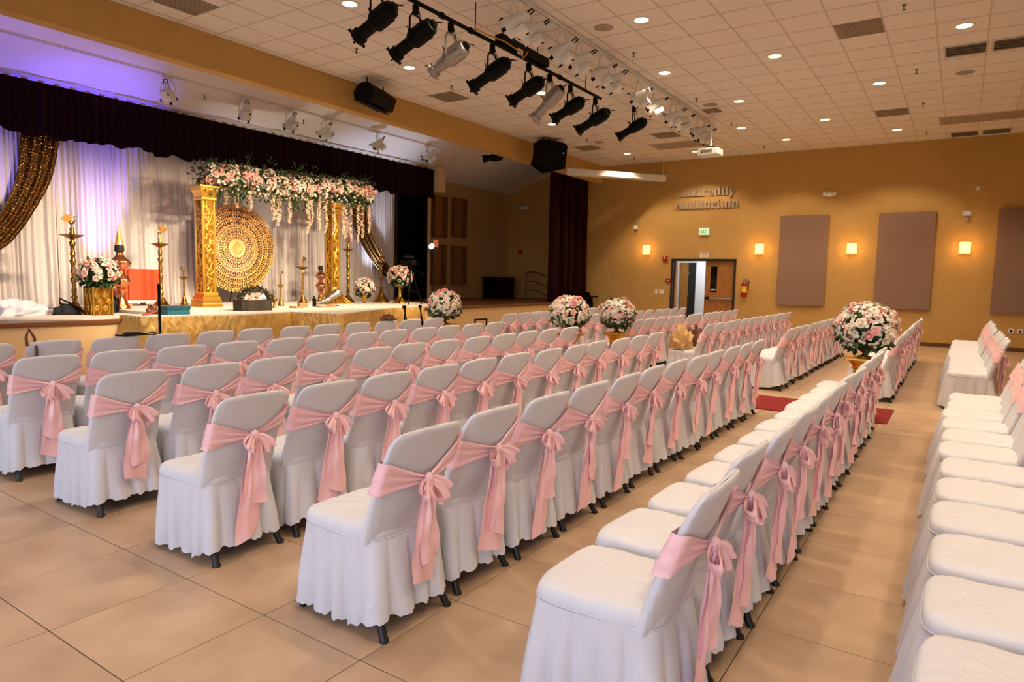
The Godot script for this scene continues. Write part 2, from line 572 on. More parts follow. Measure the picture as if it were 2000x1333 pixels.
	var leaf2 := part("door_leaf", box_between(Vector3(0.0, 0.012, -0.0225), Vector3(0.86, 2.145, 0.0225), 0.003), M.door_wood, dr, Vector3(XW + 0.14, 0, -2.50), "open wooden door leaf")
	leaf2.rotation.y = deg_to_rad(17.0)
	part("glass_slot", box_between(Vector3(0.6, 1.22, 0.02), Vector3(0.78, 1.99, 0.027)), M.glass_dark, leaf2)
	# lobby beyond the door
	var lob := MB.new()
	lob.box(Vector3(20.9, 1.4, -1.6), Vector3(0.1, 2.9, 5.4))
	lob.box(Vector3(19.7, 1.4, -4.3), Vector3(2.4, 2.9, 0.1))
	lob.box(Vector3(19.7, 1.4, 1.1), Vector3(2.4, 2.9, 0.1))
	struct("wall_lobby", lob.mesh(), M.plaster_white)
	struct("floor_lobby", box_between(Vector3(XW + 0.2, -0.2, -4.3), Vector3(20.9, 0.0, 1.1)), M.tile_2)
	struct("ceiling_lobby", box_between(Vector3(XW + 0.2, 2.8, -4.3), Vector3(20.9, 2.9, 1.1)), M.plaster_white)
	var d2 := MB.new()
	d2.box(Vector3(20.83, 1.08, -3.02), Vector3(0.04, 2.16, 0.30))
	var dd := struct("door_2", d2.mesh(), M.door_wood, Vector3.ZERO, "wooden lobby door seen through the opening")
	part("dark_leaf", box_between(Vector3(20.80, 0.0, -2.87), Vector3(20.85, 2.16, -2.62)), M.door_frame, dd)
	part("hinge", box_between(Vector3(20.78, 1.75, -2.89), Vector3(20.81, 1.85, -2.84)), M.steel_dull, dd)
	part("hinge", box_between(Vector3(20.78, 1.05, -2.89), Vector3(20.81, 1.15, -2.84)), M.steel_dull, dd)
	var ll := thing("added_lobby_light", Vector3(19.8, 2.78, -1.9), "added light panel standing in for daylight in the lobby", "light")  # added lamp panel, replaces the daylight that brightens the lobby
	part("added_light_panel", boxm(Vector3(0.6, 0.03, 1.2)), M.added_panel_light_glow, ll)
	var al := AreaLight3D.new()
	al.name = "added_panel_lamp"
	ll.add_child(al)
	al.area_size = Vector2(0.6, 1.2)
	al.position = Vector3(0, -0.03, 0)
	al.rotation = Vector3(-PI / 2, 0, 0)
	al.light_color = Color(0.86, 0.93, 1.0)
	al.light_energy = 9.0
	al.area_range = 30.0
	al.shadow_enabled = true

# ---------------------------------------------------------------- ceiling
const LAMPS := [[4.87, -2.27], [7.39, -3.48], [7.4, 0.91], [9.89, 0.30], [9.92, -2.28], [12.39, -3.47], [16.67, -3.44], [17.25, -1.6], [12.41, 0.92], [14.85, 0.31], [9.91, 2.16], [16.71, 0.94], [14.88, 2.15], [12.38, 3.44], [16.73, 3.42], [9.88, 4.72],
	[4.88, 0.30], [4.88, 2.16], [7.39, 3.44], [4.88, 4.72], [2.38, -3.47], [7.39, 6.6], [12.38, 6.6], [14.88, 5.9], [2.38, 0.92], [2.38, 3.44], [-0.12, 4.72], [2.38, 6.6], [4.88, 6.6], [-0.12, -2.28], [-2.6, 6.6]]  # unseen lamps, guessed; the later ones chosen to set brightness near the camera

func ceiling() -> void:
	var slab := struct("ceiling", box_between(Vector3(XL - 0.2, CEIL + 0.02, BEAM_Z - 0.1), Vector3(XW + 0.2, CEIL + 0.3, ZB + 0.2)), M.plaster_white, Vector3.ZERO, "suspended ceiling of square off-white acoustic tiles")
	var x0 := 8.97; var z0 := 3.15
	var tile := boxm(Vector3(CT - 0.012, 0.02, CT - 0.012))
	var cells := []
	var i0 := int(floor((XL - x0) / CT)); var i1 := int(ceil((XW - x0) / CT))
	var j0 := int(floor((BEAM_Z - z0) / CT)); var j1 := int(ceil((ZB - z0) / CT))
	for i in range(i0, i1):
		for j in range(j0, j1):
			var lo := Vector2(maxf(x0 + i * CT, XL), maxf(z0 + j * CT, BEAM_Z))
			var hi := Vector2(minf(x0 + (i + 1) * CT, XW), minf(z0 + (j + 1) * CT, ZB))
			if hi.x - lo.x < 0.05 or hi.y - lo.y < 0.05: continue
			var c := Vector3((lo.x + hi.x) / 2, CEIL + 0.012, (lo.y + hi.y) / 2)
			var d := depth_in_view(c)
			cells.append([d if d > 0 else 500.0 + c.distance_to(cam_pos), c, hi - lo])
	cells.sort_custom(func(a, b): return a[0] < b[0])
	var rest := MB.new()
	for q in cells.size():
		var s: Vector2 = cells[q][2]
		var full := s.x > CT - 0.01 and s.y > CT - 0.01
		if q < 300: part("ceiling_tile", tile if full else boxm(Vector3(s.x - 0.012, 0.02, s.y - 0.012)), M.ceil_tile, slab, cells[q][1])
		else: rest.box(cells[q][1], Vector3(s.x - 0.012, 0.02, s.y - 0.012))
	tag(part("tiles_beyond", rest.mesh(), M.ceil_tile, slab), "", "", "", "stuff")
	var bx := boxm(Vector3(0.022, 0.022, ZB - BEAM_Z))
	for i in range(i0 + 1, i1): part("grid_bar", bx, M.ceil_bar, slab, Vector3(x0 + i * CT, CEIL + 0.009, (ZB + BEAM_Z) / 2))
	var bz := boxm(Vector3(XW - XL, 0.022, 0.022))
	for j in range(j0 + 1, j1): part("grid_bar", bz, M.ceil_bar, slab, Vector3((XW + XL) / 2, CEIL + 0.0085, z0 + j * CT))
	# downlights
	var ring := lathem([[0.098, 0.012], [0.102, 0.0], [0.128, -0.004], [0.132, 0.004]], 28)
	var disc := lathem([[0.0, 0.0], [0.099, 0.0]], 28)
	for q in LAMPS.size():
		var o := thing("ceiling_downlight", Vector3(LAMPS[q][0], CEIL - 0.003, LAMPS[q][1]), lamp_label(q), "downlight", "round recessed downlights in the tiled ceiling")
		part("trim_ring", ring, M.white_paint, o)
		var bulb := part("lamp_lens", disc, M.lamp_glow, o, Vector3(0, -0.001, 0))
		bulb.rotation.x = PI
		spot(o, Vector3(0, -0.02, 0), Vector3.DOWN, WARM, LAMP_E, 60.0, 0.07, 0.40)
	# round speakers, sprinklers, vents
	var grille := lathem([[0.0, -0.006], [0.125, -0.006], [0.14, -0.002], [0.142, 0.004]], 24)
	var sp := [[7.39, 0.32, "round ceiling speaker grille beside the nearest downlight above the lighting track"], [12.41, 0.33, "round ceiling speaker grille by the projector mount"], [12.38, 4.74, "round ceiling speaker grille near the dark air vents"], [14.8, -3.42, "round ceiling speaker grille near the hanging black speaker cluster"]]
	for s in sp:
		var o := thing("ceiling_speaker", Vector3(s[0], CEIL - 0.003, s[1]), s[2], "speaker", "round ceiling speakers")
		part("grille", grille, M.vent_pale, o).rotation.x = 0.0
		part("badge", lathem([[0.0, -0.012], [0.012, -0.012], [0.013, -0.006]], 12), M.vent, o)
	var spr := [[6.2, -3.55], [8.66, -3.54], [11.77, -3.54], [14.24, -3.5], [17.26, -3.48], [8.63, 0.26], [11.77, 0.25], [14.22, 0.26], [17.26, 0.27], [8.64, 4.06], [11.79, 4.05], [14.3, 4.05], [17.3, 4.0]]
	var cup := lathem([[0.0, -0.004], [0.030, -0.004], [0.034, 0.004]], 14)
	var stem := lathem([[0.0, -0.065], [0.022, -0.065], [0.022, -0.06], [0.006, -0.055], [0.009, -0.02], [0.012, -0.004]], 10)
	for q in spr.size():
		var o := thing("sprinkler_head", Vector3(spr[q][0], CEIL - 0.002, spr[q][1]), "small fire sprinkler on the ceiling, %s in the %s row from the stage" % [ordinal(q if q < 5 else q - 5 if q < 9 else q - 9), ordinal(0 if q < 5 else 1 if q < 9 else 2)], "sprinkler", "ceiling sprinklers")
		part("plate", cup, M.steel_dull, o)
		part("nozzle", stem, M.vent_dark, o)
	var vents := [[3.71, -4.24, "grey square return vent at the corner above the beam"], [9.25, -4.09, "grey square vent near the wedge speaker"], [9.27, 3.46, "grey square vent between two downlights over the right block"], [14.85, 3.46, "grey square vent near the door wall, right"], [14.77, -1.54, "grey square vent left of the projector"], [15.37, -4.06, "grey square vent near the beam corner"]]
	for s in vents:
		var o := thing("ceiling_vent", Vector3(s[0], CEIL - 0.004, s[1]), s[2], "vent", "square ceiling vents")
		part("frame", boxm(Vector3(0.60, 0.012, 0.60)), M.vent, o)
		var sl := boxm(Vector3(0.52, 0.006, 0.03))
		for q in 9: part("slat", sl, M.vent, o, Vector3(0, -0.009, -0.24 + q * 0.06))
	var dk := [[11.03, 4.74, "left dark rectangular air slot over the right block"], [11.03, 5.36, "right dark rectangular air slot over the right block"], [17.93, 4.75, "left dark air slot at the top of the door wall"], [17.9, 5.38, "right dark air slot at the top of the door wall"]]
	for s in dk:
		var o := thing("air_slot", Vector3(s[0], CEIL - 0.004, s[1]), s[2], "vent", "dark rectangular air slots")
		var fr := MB.new()
		for k in [-1, 1]:
			fr.box(Vector3(k * 0.28, 0, 0), Vector3(0.05, 0.014, 0.58))
			fr.box(Vector3(0, 0, k * 0.275), Vector3(0.52, 0.014, 0.03))
		part("frame", fr.mesh(), M.ceil_bar, o)
		part("void", boxm(Vector3(0.51, 0.006, 0.53)), M.vent_dark, o, Vector3(0, 0.003, 0))
		for k in 4: part("slat", boxm(Vector3(0.012, 0.02, 0.53)), M.vent, o, Vector3(-0.2 + 0.13 * k, -0.006, 0))
	for s in [[16.1, -1.62, 1.45, "long pale access panel in the ceiling behind the projector"], [16.2, 5.1, 1.6, "long pale access panel in the ceiling at the right edge"]]:
		var o := thing("ceiling_access_hatch", Vector3(s[0], CEIL - 0.004, s[1]), s[3], "panel")
		part("panel", boxm(Vector3(0.78, 0.012, s[2])), M.vent_pale, o)
		var fr := MB.new()
		for k in [-1, 1]:
			fr.box(Vector3(k * 0.40, -0.002, 0), Vector3(0.03, 0.018, s[2] + 0.06))
			fr.box(Vector3(0, -0.002, k * (s[2] / 2 + 0.015)), Vector3(0.8, 0.018, 0.03))
		part("frame", fr.mesh(), M.ceil_bar, o)

const LAMP_WORDS := ["at the top edge, above the first black pipe spotlight", "beside the black wedge speaker near the beam", "large and bright right of the nearest round speaker grille", "just right of the middle of the white track", "half hidden behind the second silver spotlight", "left of the lone black spotlight, over the speaker cluster", "above the white rolled screen case", "half hidden by the white projector",
	"upper of two right of the projector pole", "lower of two right of the projector pole", "right of the track, second from the upper right square vent", "low, near the door wall above the left brown board", "below the middle right, between left and middle brown boards", "between the two square vents on the right", "below the far right square vent, near the door wall", "largest at upper right, above the dark air slots"]

func lamp_label(q: int) -> String:
	if q < LAMP_WORDS.size(): return "ceiling downlight " + LAMP_WORDS[q]
	return "unseen assumed downlight in the tiled ceiling behind or beside the viewer"

# ---------------------------------------------------------------- covered chair
const SEAT_A := 0.232
const SEAT_ZF := -0.255
const SEAT_ZR := 0.215

func outline(a: float, zf: float, zr: float, e: float, count: int) -> PackedVector3Array:
	# rounded rectangle, resampled evenly along its length; starts at the right side, runs counter-clockwise seen from above
	var raw := PackedVector3Array()
	var cz := (zf + zr) / 2; var b := (zr - zf) / 2
	for q in 400:
		var t := TAU * q / 400
		var x := a * signf(cos(t)) * pow(absf(cos(t)), 2.0 / e)
		var z := cz - b * signf(sin(t)) * pow(absf(sin(t)), 2.0 / e)
		raw.append(Vector3(x, 0, z))
	var total := 0.0
	var at := PackedFloat32Array([0.0])
	for q in 400:
		total += raw[q].distance_to(raw[(q + 1) % 400])
		at.append(total)
	var res := PackedVector3Array()
	var k := 0
	for q in count:
		var s := total * q / count
		while at[k + 1] < s: k += 1
		res.append(raw[k].lerp(raw[(k + 1) % 400], (s - at[k]) / maxf(at[k + 1] - at[k], 1e-6)))
	return res

func seat_mesh(sd: int) -> ArrayMesh:
	var b := MB.new()
	var nz := noise(3.0, sd, 2)
	var ring := outline(SEAT_A, SEAT_ZF, SEAT_ZR, 5.0, 64)
	var p := PackedVector3Array()
	var prof := [[0.0, 0.485], [0.3, 0.485], [0.6, 0.483], [0.82, 0.479], [0.92, 0.473], [0.98, 0.462], [1.005, 0.447], [1.01, 0.432], [1.0, 0.418], [0.985, 0.405]]
	for pr in prof:
		for q in ring:
			var z: float = -0.02 + (q.z + 0.02) * pr[0]
			var x: float = q.x * pr[0] * (1.0 - 0.05 * clampf(z / 0.2, 0, 1))
			p.append(Vector3(x, pr[1] + 0.006 * nz.get_noise_2d(x * 2.0, z * 2.0) + 0.004 * nz.get_noise_2d(x * 9 + 40, z * 4) * pr[0], z))
	b.patch(p, prof.size(), 64, true)
	return b.mesh()

func piping_mesh() -> ArrayMesh:
	var ring := outline(SEAT_A, SEAT_ZF, SEAT_ZR, 5.0, 56)
	var pts := []
	for q in ring: pts.append(Vector3(q.x * 1.012 * (1.0 - 0.05 * clampf(q.z / 0.2, 0, 1)), 0.425 - 0.01 * clampf(q.z / 0.2, 0, 1), -0.02 + (q.z + 0.02) * 1.012))
	return tubem(pts, 0.0038, 5, true)

func skirt_mesh(sd: int) -> ArrayMesh:
	var b := MB.new()
	var cnt := 200
	var ring := outline(SEAT_A, SEAT_ZF, SEAT_ZR, 5.0, cnt)
	var low := outline(SEAT_A, SEAT_ZF, SEAT_ZR, 9.0, cnt)
	var r := RandomNumberGenerator.new(); r.seed = sd
	# folds: uneven crests round the hem
	var crest := []
	var s := 0.0
	while s < 1.0:
		crest.append(s)
		s += r.randf_range(0.048, 0.078)
	var fold := PackedFloat32Array()
	for q in cnt:
		var u := float(q) / cnt
		var k := 0
		while k + 1 < crest.size() and crest[k + 1] <= u: k += 1
		var c0: float = crest[k]; var c1: float = crest[k + 1] if k + 1 < crest.size() else 1.0
		var t := (u - c0) / (c1 - c0)
		fold.append(pow(absf(sin(PI * t)), 0.75) if k % 3 != 2 else 0.75 * pow(absf(sin(PI * t)), 0.8))
	var nz := noise(1.2, sd + 7, 2)
	var rows := 11
	var p := PackedVector3Array()
	for j in rows:
		var t := float(j) / (rows - 1)
		for q in cnt:
			var a := ring[(q + cnt - 1) % cnt]; var c := ring[(q + 1) % cnt]
			var d := (c - a).normalized()
			var out := Vector3(-d.z, 0, d.x) * -1.0
			if out.dot(ring[q] - Vector3(0, 0, -0.02)) < 0: out = -out
			var side := absf(out.x)
			var flare := lerpf(0.09 if out.z < 0 else 0.08, 0.013, pow(side, 1.5))
			var amp := lerpf(0.062 if out.z < 0 else 0.046, 0.046, side * side)
			var o := pow(t, 0.8) * (flare + amp * (fold[q] - 1.0)) + 0.004 * nz.get_noise_2d(q * 0.9, t * 3.0) * t
			var hem := 0.035 + 0.055 * clampf(out.z, 0, 1) + 0.014 * nz.get_noise_2d(q * 0.25, 9.0) - 0.006 * fold[q]
			var y := lerpf(0.418, hem, t)
			var base := ring[q].lerp(low[q], smoothstep(0.0, 0.8, t))
			base.x *= 1.0 - 0.05 * clampf(base.z / 0.2, 0, 1) * (1 - t)
			p.append(Vector3(base.x, y, base.z) + out * (o + 0.002))
	b.patch(p, rows, cnt, true, true)
	return b.mesh()

func back_w(y: float) -> float:
	var w := lerpf(0.222, 0.216, clampf((y - 0.42) / 0.46, 0, 1))
	if y > 0.81: w -= 0.036 * pow((y - 0.81) / 0.08, 3.0)
	return w

func back_z(x: float, y: float) -> float:      # middle of the backrest
	return 0.185 + (y - 0.44) * 0.27 + 0.05 * pow(clampf((y - 0.44) / 0.45, 0, 1), 2) - 0.022 * pow(x / 0.22, 2)

func back_t(y: float) -> float:
	var t := lerpf(0.034, 0.021, clampf((y - 0.42) / 0.46, 0, 1))
	return t

func back_mesh(sd: int) -> ArrayMesh:
	var b := MB.new()
	var nz := noise(1.5, sd, 3)
	var cols := 56
	var ys := []
	for j in 18: ys.append(lerpf(0.40, 0.862, j / 17.0))
	var p := PackedVector3Array()
	var shrink := [[0.873, 0.96, 0.86], [0.881, 0.90, 0.62], [0.885, 0.84, 0.32], [0.886, 0.8, 0.02]]
	var rings := []
	for y in ys: rings.append([y, 1.0, 1.0])
	rings.append_array(shrink)
	for rg in rings:
		var y: float = rg[0]
		var w: float = back_w(minf(y, 0.866)) * rg[1]
		var th: float = back_t(y) * rg[2]
		for q in cols:
			var t := TAU * q / cols
			var x := w * signf(cos(t)) * pow(absf(cos(t)), 0.5)
			var dz := th * signf(sin(t)) * pow(absf(sin(t)), 0.6)
			var yy := y + 0.014 * (1.0 - pow(x / 0.22, 2)) * clampf((y - 0.75) / 0.12, 0, 1)
			var wr := 0.0035 * nz.get_noise_2d(x * 8.0 + y * 9.0, y * 14.0 - x * 10.0) + 0.002 * nz.get_noise_2d(x * 30.0, y * 60.0 + 11)
			if y > 0.84: wr *= 0.8
			p.append(Vector3(x, yy, back_z(x, y) + dz + wr * signf(dz)))
	b.patch(p, rings.size(), cols, true, true)
	return b.mesh()

func rear(x: float, y: float, off: float) -> Vector3:
	return Vector3(x, y, back_z(x, y) + back_t(y) * 0.98 + off)

func band_mesh(sd: int, knot: Vector2) -> ArrayMesh:
	var b := MB.new()
	var r := RandomNumberGenerator.new(); r.seed = sd
	var yl := r.randf_range(0.69, 0.705); var yr := r.randf_range(0.735, 0.76)
	var ph := r.randf() * 6.0
	var rows := 13
	var stations := []      # [kind, x, centre y, half height]
	for q in 13:
		var t := q / 12.0
		var e := pow(t, 1.15)
		stations.append([0, lerpf(knot.x - 0.012, -0.217, t), lerpf(knot.y, yl, t), lerpf(0.016, 0.074, e), 1 - t])
	for q in range(1, 5):
		stations.append([1, -0.217, yl, 0.074, q / 5.0])
	for q in 9:
		var t := q / 8.0
		stations.append([2, lerpf(-0.212, 0.212, t), lerpf(yl, yr, t), 0.070, 0.0])
	for q in range(1, 5):
		stations.append([3, 0.217, yr, 0.068, q / 5.0])
	for q in 13:
		var t := q / 12.0
		stations.append([0, lerpf(0.217, knot.x + 0.012, t), lerpf(yr, knot.y, pow(t, 0.9)), lerpf(0.068, 0.016, pow(t, 0.7)), t])
	var p := PackedVector3Array()
	for j in rows:
		var vv := 2.0 * j / (rows - 1) - 1.0
		for s in stations:
			var y: float = s[2] + vv * s[3]
			var pl := 0.0065 * sin(vv * 8.0 + ph + s[1] * 3.0) + 0.004 * sin(vv * 15.0 + ph * 2.0 - s[1] * 9.0)
			if s[0] == 0:
				var q := rear(s[1], y, 0.009 + pl * (0.5 + 0.6 * s[4]) + 0.014 * s[4] * s[4])
				p.append(q)
			elif s[0] == 2:
				p.append(Vector3(s[1], y, back_z(s[1], y) - back_t(y) - 0.007 - pl * 0.3))
			else:
				var sg := -1.0 if s[0] == 1 else 1.0
				var a: float = s[4] if s[0] == 1 else 1.0 - s[4]
				var th := back_t(y) + 0.006
				p.append(Vector3(sg * (0.217 + 0.012 * sin(a * PI) + absf(pl) * 0.5), y, back_z(0.217, y) + th * cos(a * PI)))
	b.patch(p, rows, stations.size(), false, false)
	return b.mesh()

func loop_mesh(sd: int, knot: Vector2, side: float, droop: float, len_: float, fat: float) -> ArrayMesh:
	# one loop of the bow: a ribbon that leaves the knot, turns over and comes back, gathered at the knot
	var b := MB.new()
	var r := RandomNumberGenerator.new(); r.seed = sd
	var ph := r.randf() * 6.0; var twist := r.randf_range(-0.35, 0.35)
	var root := rear(knot.x, knot.y, 0.026)
	var rows := 21; var cols := 13
	var p := PackedVector3Array()
	for j in rows:
		var t := float(j) / (rows - 1)
		var s := sin(PI * t)
		var far := len_ * (1.0 - pow(1.0 - s, 1.6))
		var ang := -droop * (0.3 + 0.7 * far / len_)
		var d := Vector3(side * cos(ang), sin(ang), 0)
		var nrm := Vector3(-side * sin(ang), cos(ang), twist * s).normalized()
		var zz := 0.010 + 0.034 * cos(PI * t) * pow(s, 0.6) + 0.022 * s
		for q in cols:
			var u := 2.0 * q / (cols - 1) - 1.0
			var w := fat * lerpf(0.25, 1.0, pow(s, 0.85))
			var pl := (0.010 * sin(u * 6.5 + ph) + 0.005 * sin(u * 12.0 - ph)) * (0.25 + 0.75 * s)
			p.append(root + d * (far + 0.012 * (1.0 - u * u) * s + pl * 0.5) + nrm * u * w + Vector3(0, 0, zz + pl))
	b.patch(p, rows, cols, false, side < 0)
	return b.mesh()

func knot_mesh(sd: int, knot: Vector2) -> ArrayMesh:
	var b := MB.new()
	var c := rear(knot.x, knot.y, 0.036)
	var p := PackedVector3Array()
	for i in 10:
		var la := PI * i / 9 - PI / 2
		for j in 16:
			var lo := TAU * j / 16
			var cr := 1.0 + 0.13 * sin(lo * 4.0 + sd) + 0.08 * sin(la * 5.0 + sd)
			p.append(c + Vector3(cos(la) * cos(lo) * 0.022 * cr, sin(la) * 0.030, -cos(la) * sin(lo) * 0.018 * cr))
	b.patch(p, 10, 16, true)
	return b.mesh()

func tail_mesh(sd: int, knot: Vector2, drift: float, y_end: float, wide: float, off: float) -> ArrayMesh:
	var b := MB.new()
	var r := RandomNumberGenerator.new(); r.seed = sd
	var ph := r.randf() * 6.0; var slant := r.randf_range(-0.03, 0.03); var folds := r.randf_range(2.0, 3.4)
	var root := rear(knot.x, knot.y - 0.012, 0.03)
	var rows := 22; var cols := 13
	var p := PackedVector3Array()
	for j in rows:
		var t := float(j) / (rows - 1)
		for q in cols:
			var u := 2.0 * q / (cols - 1) - 1.0
			var w := wide * lerpf(0.22, 1.0, pow(minf(t * 1.25, 1.0), 0.6))
			var x := root.x + drift * pow(t, 0.8) + u * w * 0.5 * (1.0 + 0.05 * sin(t * 9.0 + ph))
			var y := lerpf(root.y, y_end + slant * u * t, t)
			var hang := 0.012 * sin(u * folds + ph + t * 1.2) * (0.4 + 0.6 * t) + 0.004 * sin(t * 13.0 + u * 2.0 + ph)
			hang += 0.012 * (1.0 - t) * cos(u * 7.0 + ph)
			var z := root.z + off + hang - 0.012 * t
			z = maxf(z, back_z(x, maxf(y, 0.42)) + back_t(maxf(y, 0.42)) + 0.008 + off * 0.5)
			if y < 0.42: z = maxf(z, 0.25 + off * 0.4)
			p.append(Vector3(x, y, z))
	b.patch(p, rows, cols, false, false)
	return b.mesh()

func leg_mesh(a: Vector3, c: Vector3) -> ArrayMesh:
	var b := MB.new()
	var p := PackedVector3Array()
	var secs := [[a, 0.022], [a.lerp(c, 0.95), 0.019], [c + Vector3(0, 0.012, 0), 0.021], [c, 0.021]]
	for s in secs:
		for q in 8:
			var t := TAU * (q + 0.5) / 8
			p.append(s[0] + Vector3(cos(t) * s[1], 0, -sin(t) * s[1] * 0.95))
	b.patch(p, secs.size(), 8, true, true)
	for q in range(1, 7): b.tri_flat(p[24], p[24 + q + 1], p[24 + q])
	return b.mesh()

var chair_sets := {}
func prepare_chairs() -> void:
	chair_sets.seat = [seat_mesh(3), seat_mesh(8), seat_mesh(21)]
	chair_sets.skirt = [skirt_mesh(5), skirt_mesh(17), skirt_mesh(29), skirt_mesh(41)]
	chair_sets.back = [back_mesh(2), back_mesh(9), back_mesh(31)]
	chair_sets.piping = piping_mesh()
	chair_sets.leg = [leg_mesh(Vector3(-0.16, 0.38, -0.18), Vector3(-0.2, 0, -0.255)), leg_mesh(Vector3(0.16, 0.38, -0.18), Vector3(0.2, 0, -0.255)),
		leg_mesh(Vector3(-0.15, 0.38, 0.09), Vector3(-0.2, 0, 0.268)), leg_mesh(Vector3(0.15, 0.38, 0.09), Vector3(0.2, 0, 0.268))]
	chair_sets.sash = []
	var r := RandomNumberGenerator.new(); r.seed = 77
	for k in 7:
		var kn := Vector2(r.randf_range(0.0, 0.055), r.randf_range(0.655, 0.68))
		var s := {"band": band_mesh(100 + k, kn), "knot": knot_mesh(k, kn)}
		s.loops = [loop_mesh(200 + k, kn, -1.0, r.randf_range(0.6, 1.2), r.randf_range(0.07, 0.10), r.randf_range(0.045, 0.058)), loop_mesh(300 + k, kn, 1.0, r.randf_range(0.45, 1.05), r.randf_range(0.09, 0.135), r.randf_range(0.048, 0.064))]
		s.tails = [tail_mesh(400 + k, kn, r.randf_range(-0.05, 0.0), r.randf_range(0.09, 0.20), r.randf_range(0.13, 0.17), 0.004), tail_mesh(500 + k, kn, r.randf_range(-0.01, 0.045), r.randf_range(0.16, 0.30), r.randf_range(0.10, 0.14), 0.018)]
		chair_sets.sash.append(s)

func chair(at: Vector3, turn: float, label: String, group: String) -> Node3D:
	var o := thing("banquet_chair", at, label, "chair", group, turn)
	var S := chair_sets
	part("skirt", S.skirt[rng.randi() % 4], M.cover, o)
	var st := part("seat", S.seat[rng.randi() % 3], M.cover, o)
	part("piping", S.piping, M.cover, st)
	part("backrest", S.back[rng.randi() % 3], M.cover, o)
	for q in 4: part("leg", S.leg[q], M.chair_leg, o)
	var s: Dictionary = S.sash[rng.randi() % 7]
	var sash := part("sash", s.band, M.sash, o, Vector3.ZERO, "pink satin sash tied in a bow")
	part("knot", s.knot, M.sash, sash)
	for q in 2:
		part("bow_loop", s.loops[q], M.sash, sash)
		part("tail", s.tails[q], M.sash, sash)
	return o

func seating() -> void:
	prepare_chairs()
	# rear-leg lines of the seven rows, from the stage backwards, left and right of the centre aisle
	var lz := [-1.72, -0.58, 0.62, 1.81, 3.03, 4.26, 5.42]
	var rz := [-1.86, -0.70, 0.56, 1.74, 2.91, 4.26, 5.38]
	for blk in 2:
		var rows: Array = lz if blk == 0 else rz
		for rr in 7:
			for k in 12:
				var x := (0.36 if blk == 0 else 8.39) + 0.514 * k
				if blk == 1 and rr == 0: x -= 0.35
				var from_aisle := 11 - k if blk == 0 else k
				var lab := "white-covered chair with pink sash, %s block, %s row from stage, %s from centre aisle" % ["left" if blk == 0 else "right", ordinal(rr), ordinal(from_aisle)]
				var z: float = rows[rr] - 0.27
				if blk == 1 and rr == 0: z += 0.15 - 0.03 * k
				chair(Vector3(x + rng.randf_range(-0.005, 0.005), 0, z + rng.randf_range(-0.018, 0.018)), rng.randf_range(-0.03, 0.03), lab, "covered chairs set out in rows")

# ---------------------------------------------------------------- stage house
func pleats(x0: float, x1: float, sd: int, mean: float, depth: float) -> Array:
	# [along, offset] samples of a gathered cloth's plan
	var r := RandomNumberGenerator.new(); r.seed = sd
	var res := []
	var x := x0
	while x < x1:
		var w := mean * r.randf_range(0.45, 1.7)
		var d := depth * r.randf_range(0.35, 1.15)
		for q in 6:
			var t := q / 6.0
			if x + w * t < x1: res.append([x + w * t, d * (0.5 - 0.5 * cos(TAU * t))])
		x += w
	res.append([x1, 0.0])
	return res

func cloth(plan: Array, y0: float, y1: float, rows: int, sd: int, flare := 0.0, wave := 0.0) -> ArrayMesh:
	# cloth hanging from y1 to y0 along x; offset towards +z; the hem waves up and down
	var b := MB.new()
	var nz := noise(0.35, sd, 2)
	var p := PackedVector3Array()
	for j in rows:
		var t := float(j) / (rows - 1)
		for s in plan:
			var k: float = lerpf(0.75, 1.0 + flare, t)
			var y: float = lerpf(y1, y0 + wave * nz.get_noise_2d(s[0] * 6.0, 3.0), t)
			p.append(Vector3(s[0] + 0.02 * nz.get_noise_2d(s[0] * 8.0, t * 4.0) * t, y, s[1] * k + 0.03 * nz.get_noise_2d(s[0] * 4.0, t * 3.0 + 20.0) * t))
	b.patch(p, rows, plan.size(), false, false)
	return b.mesh()

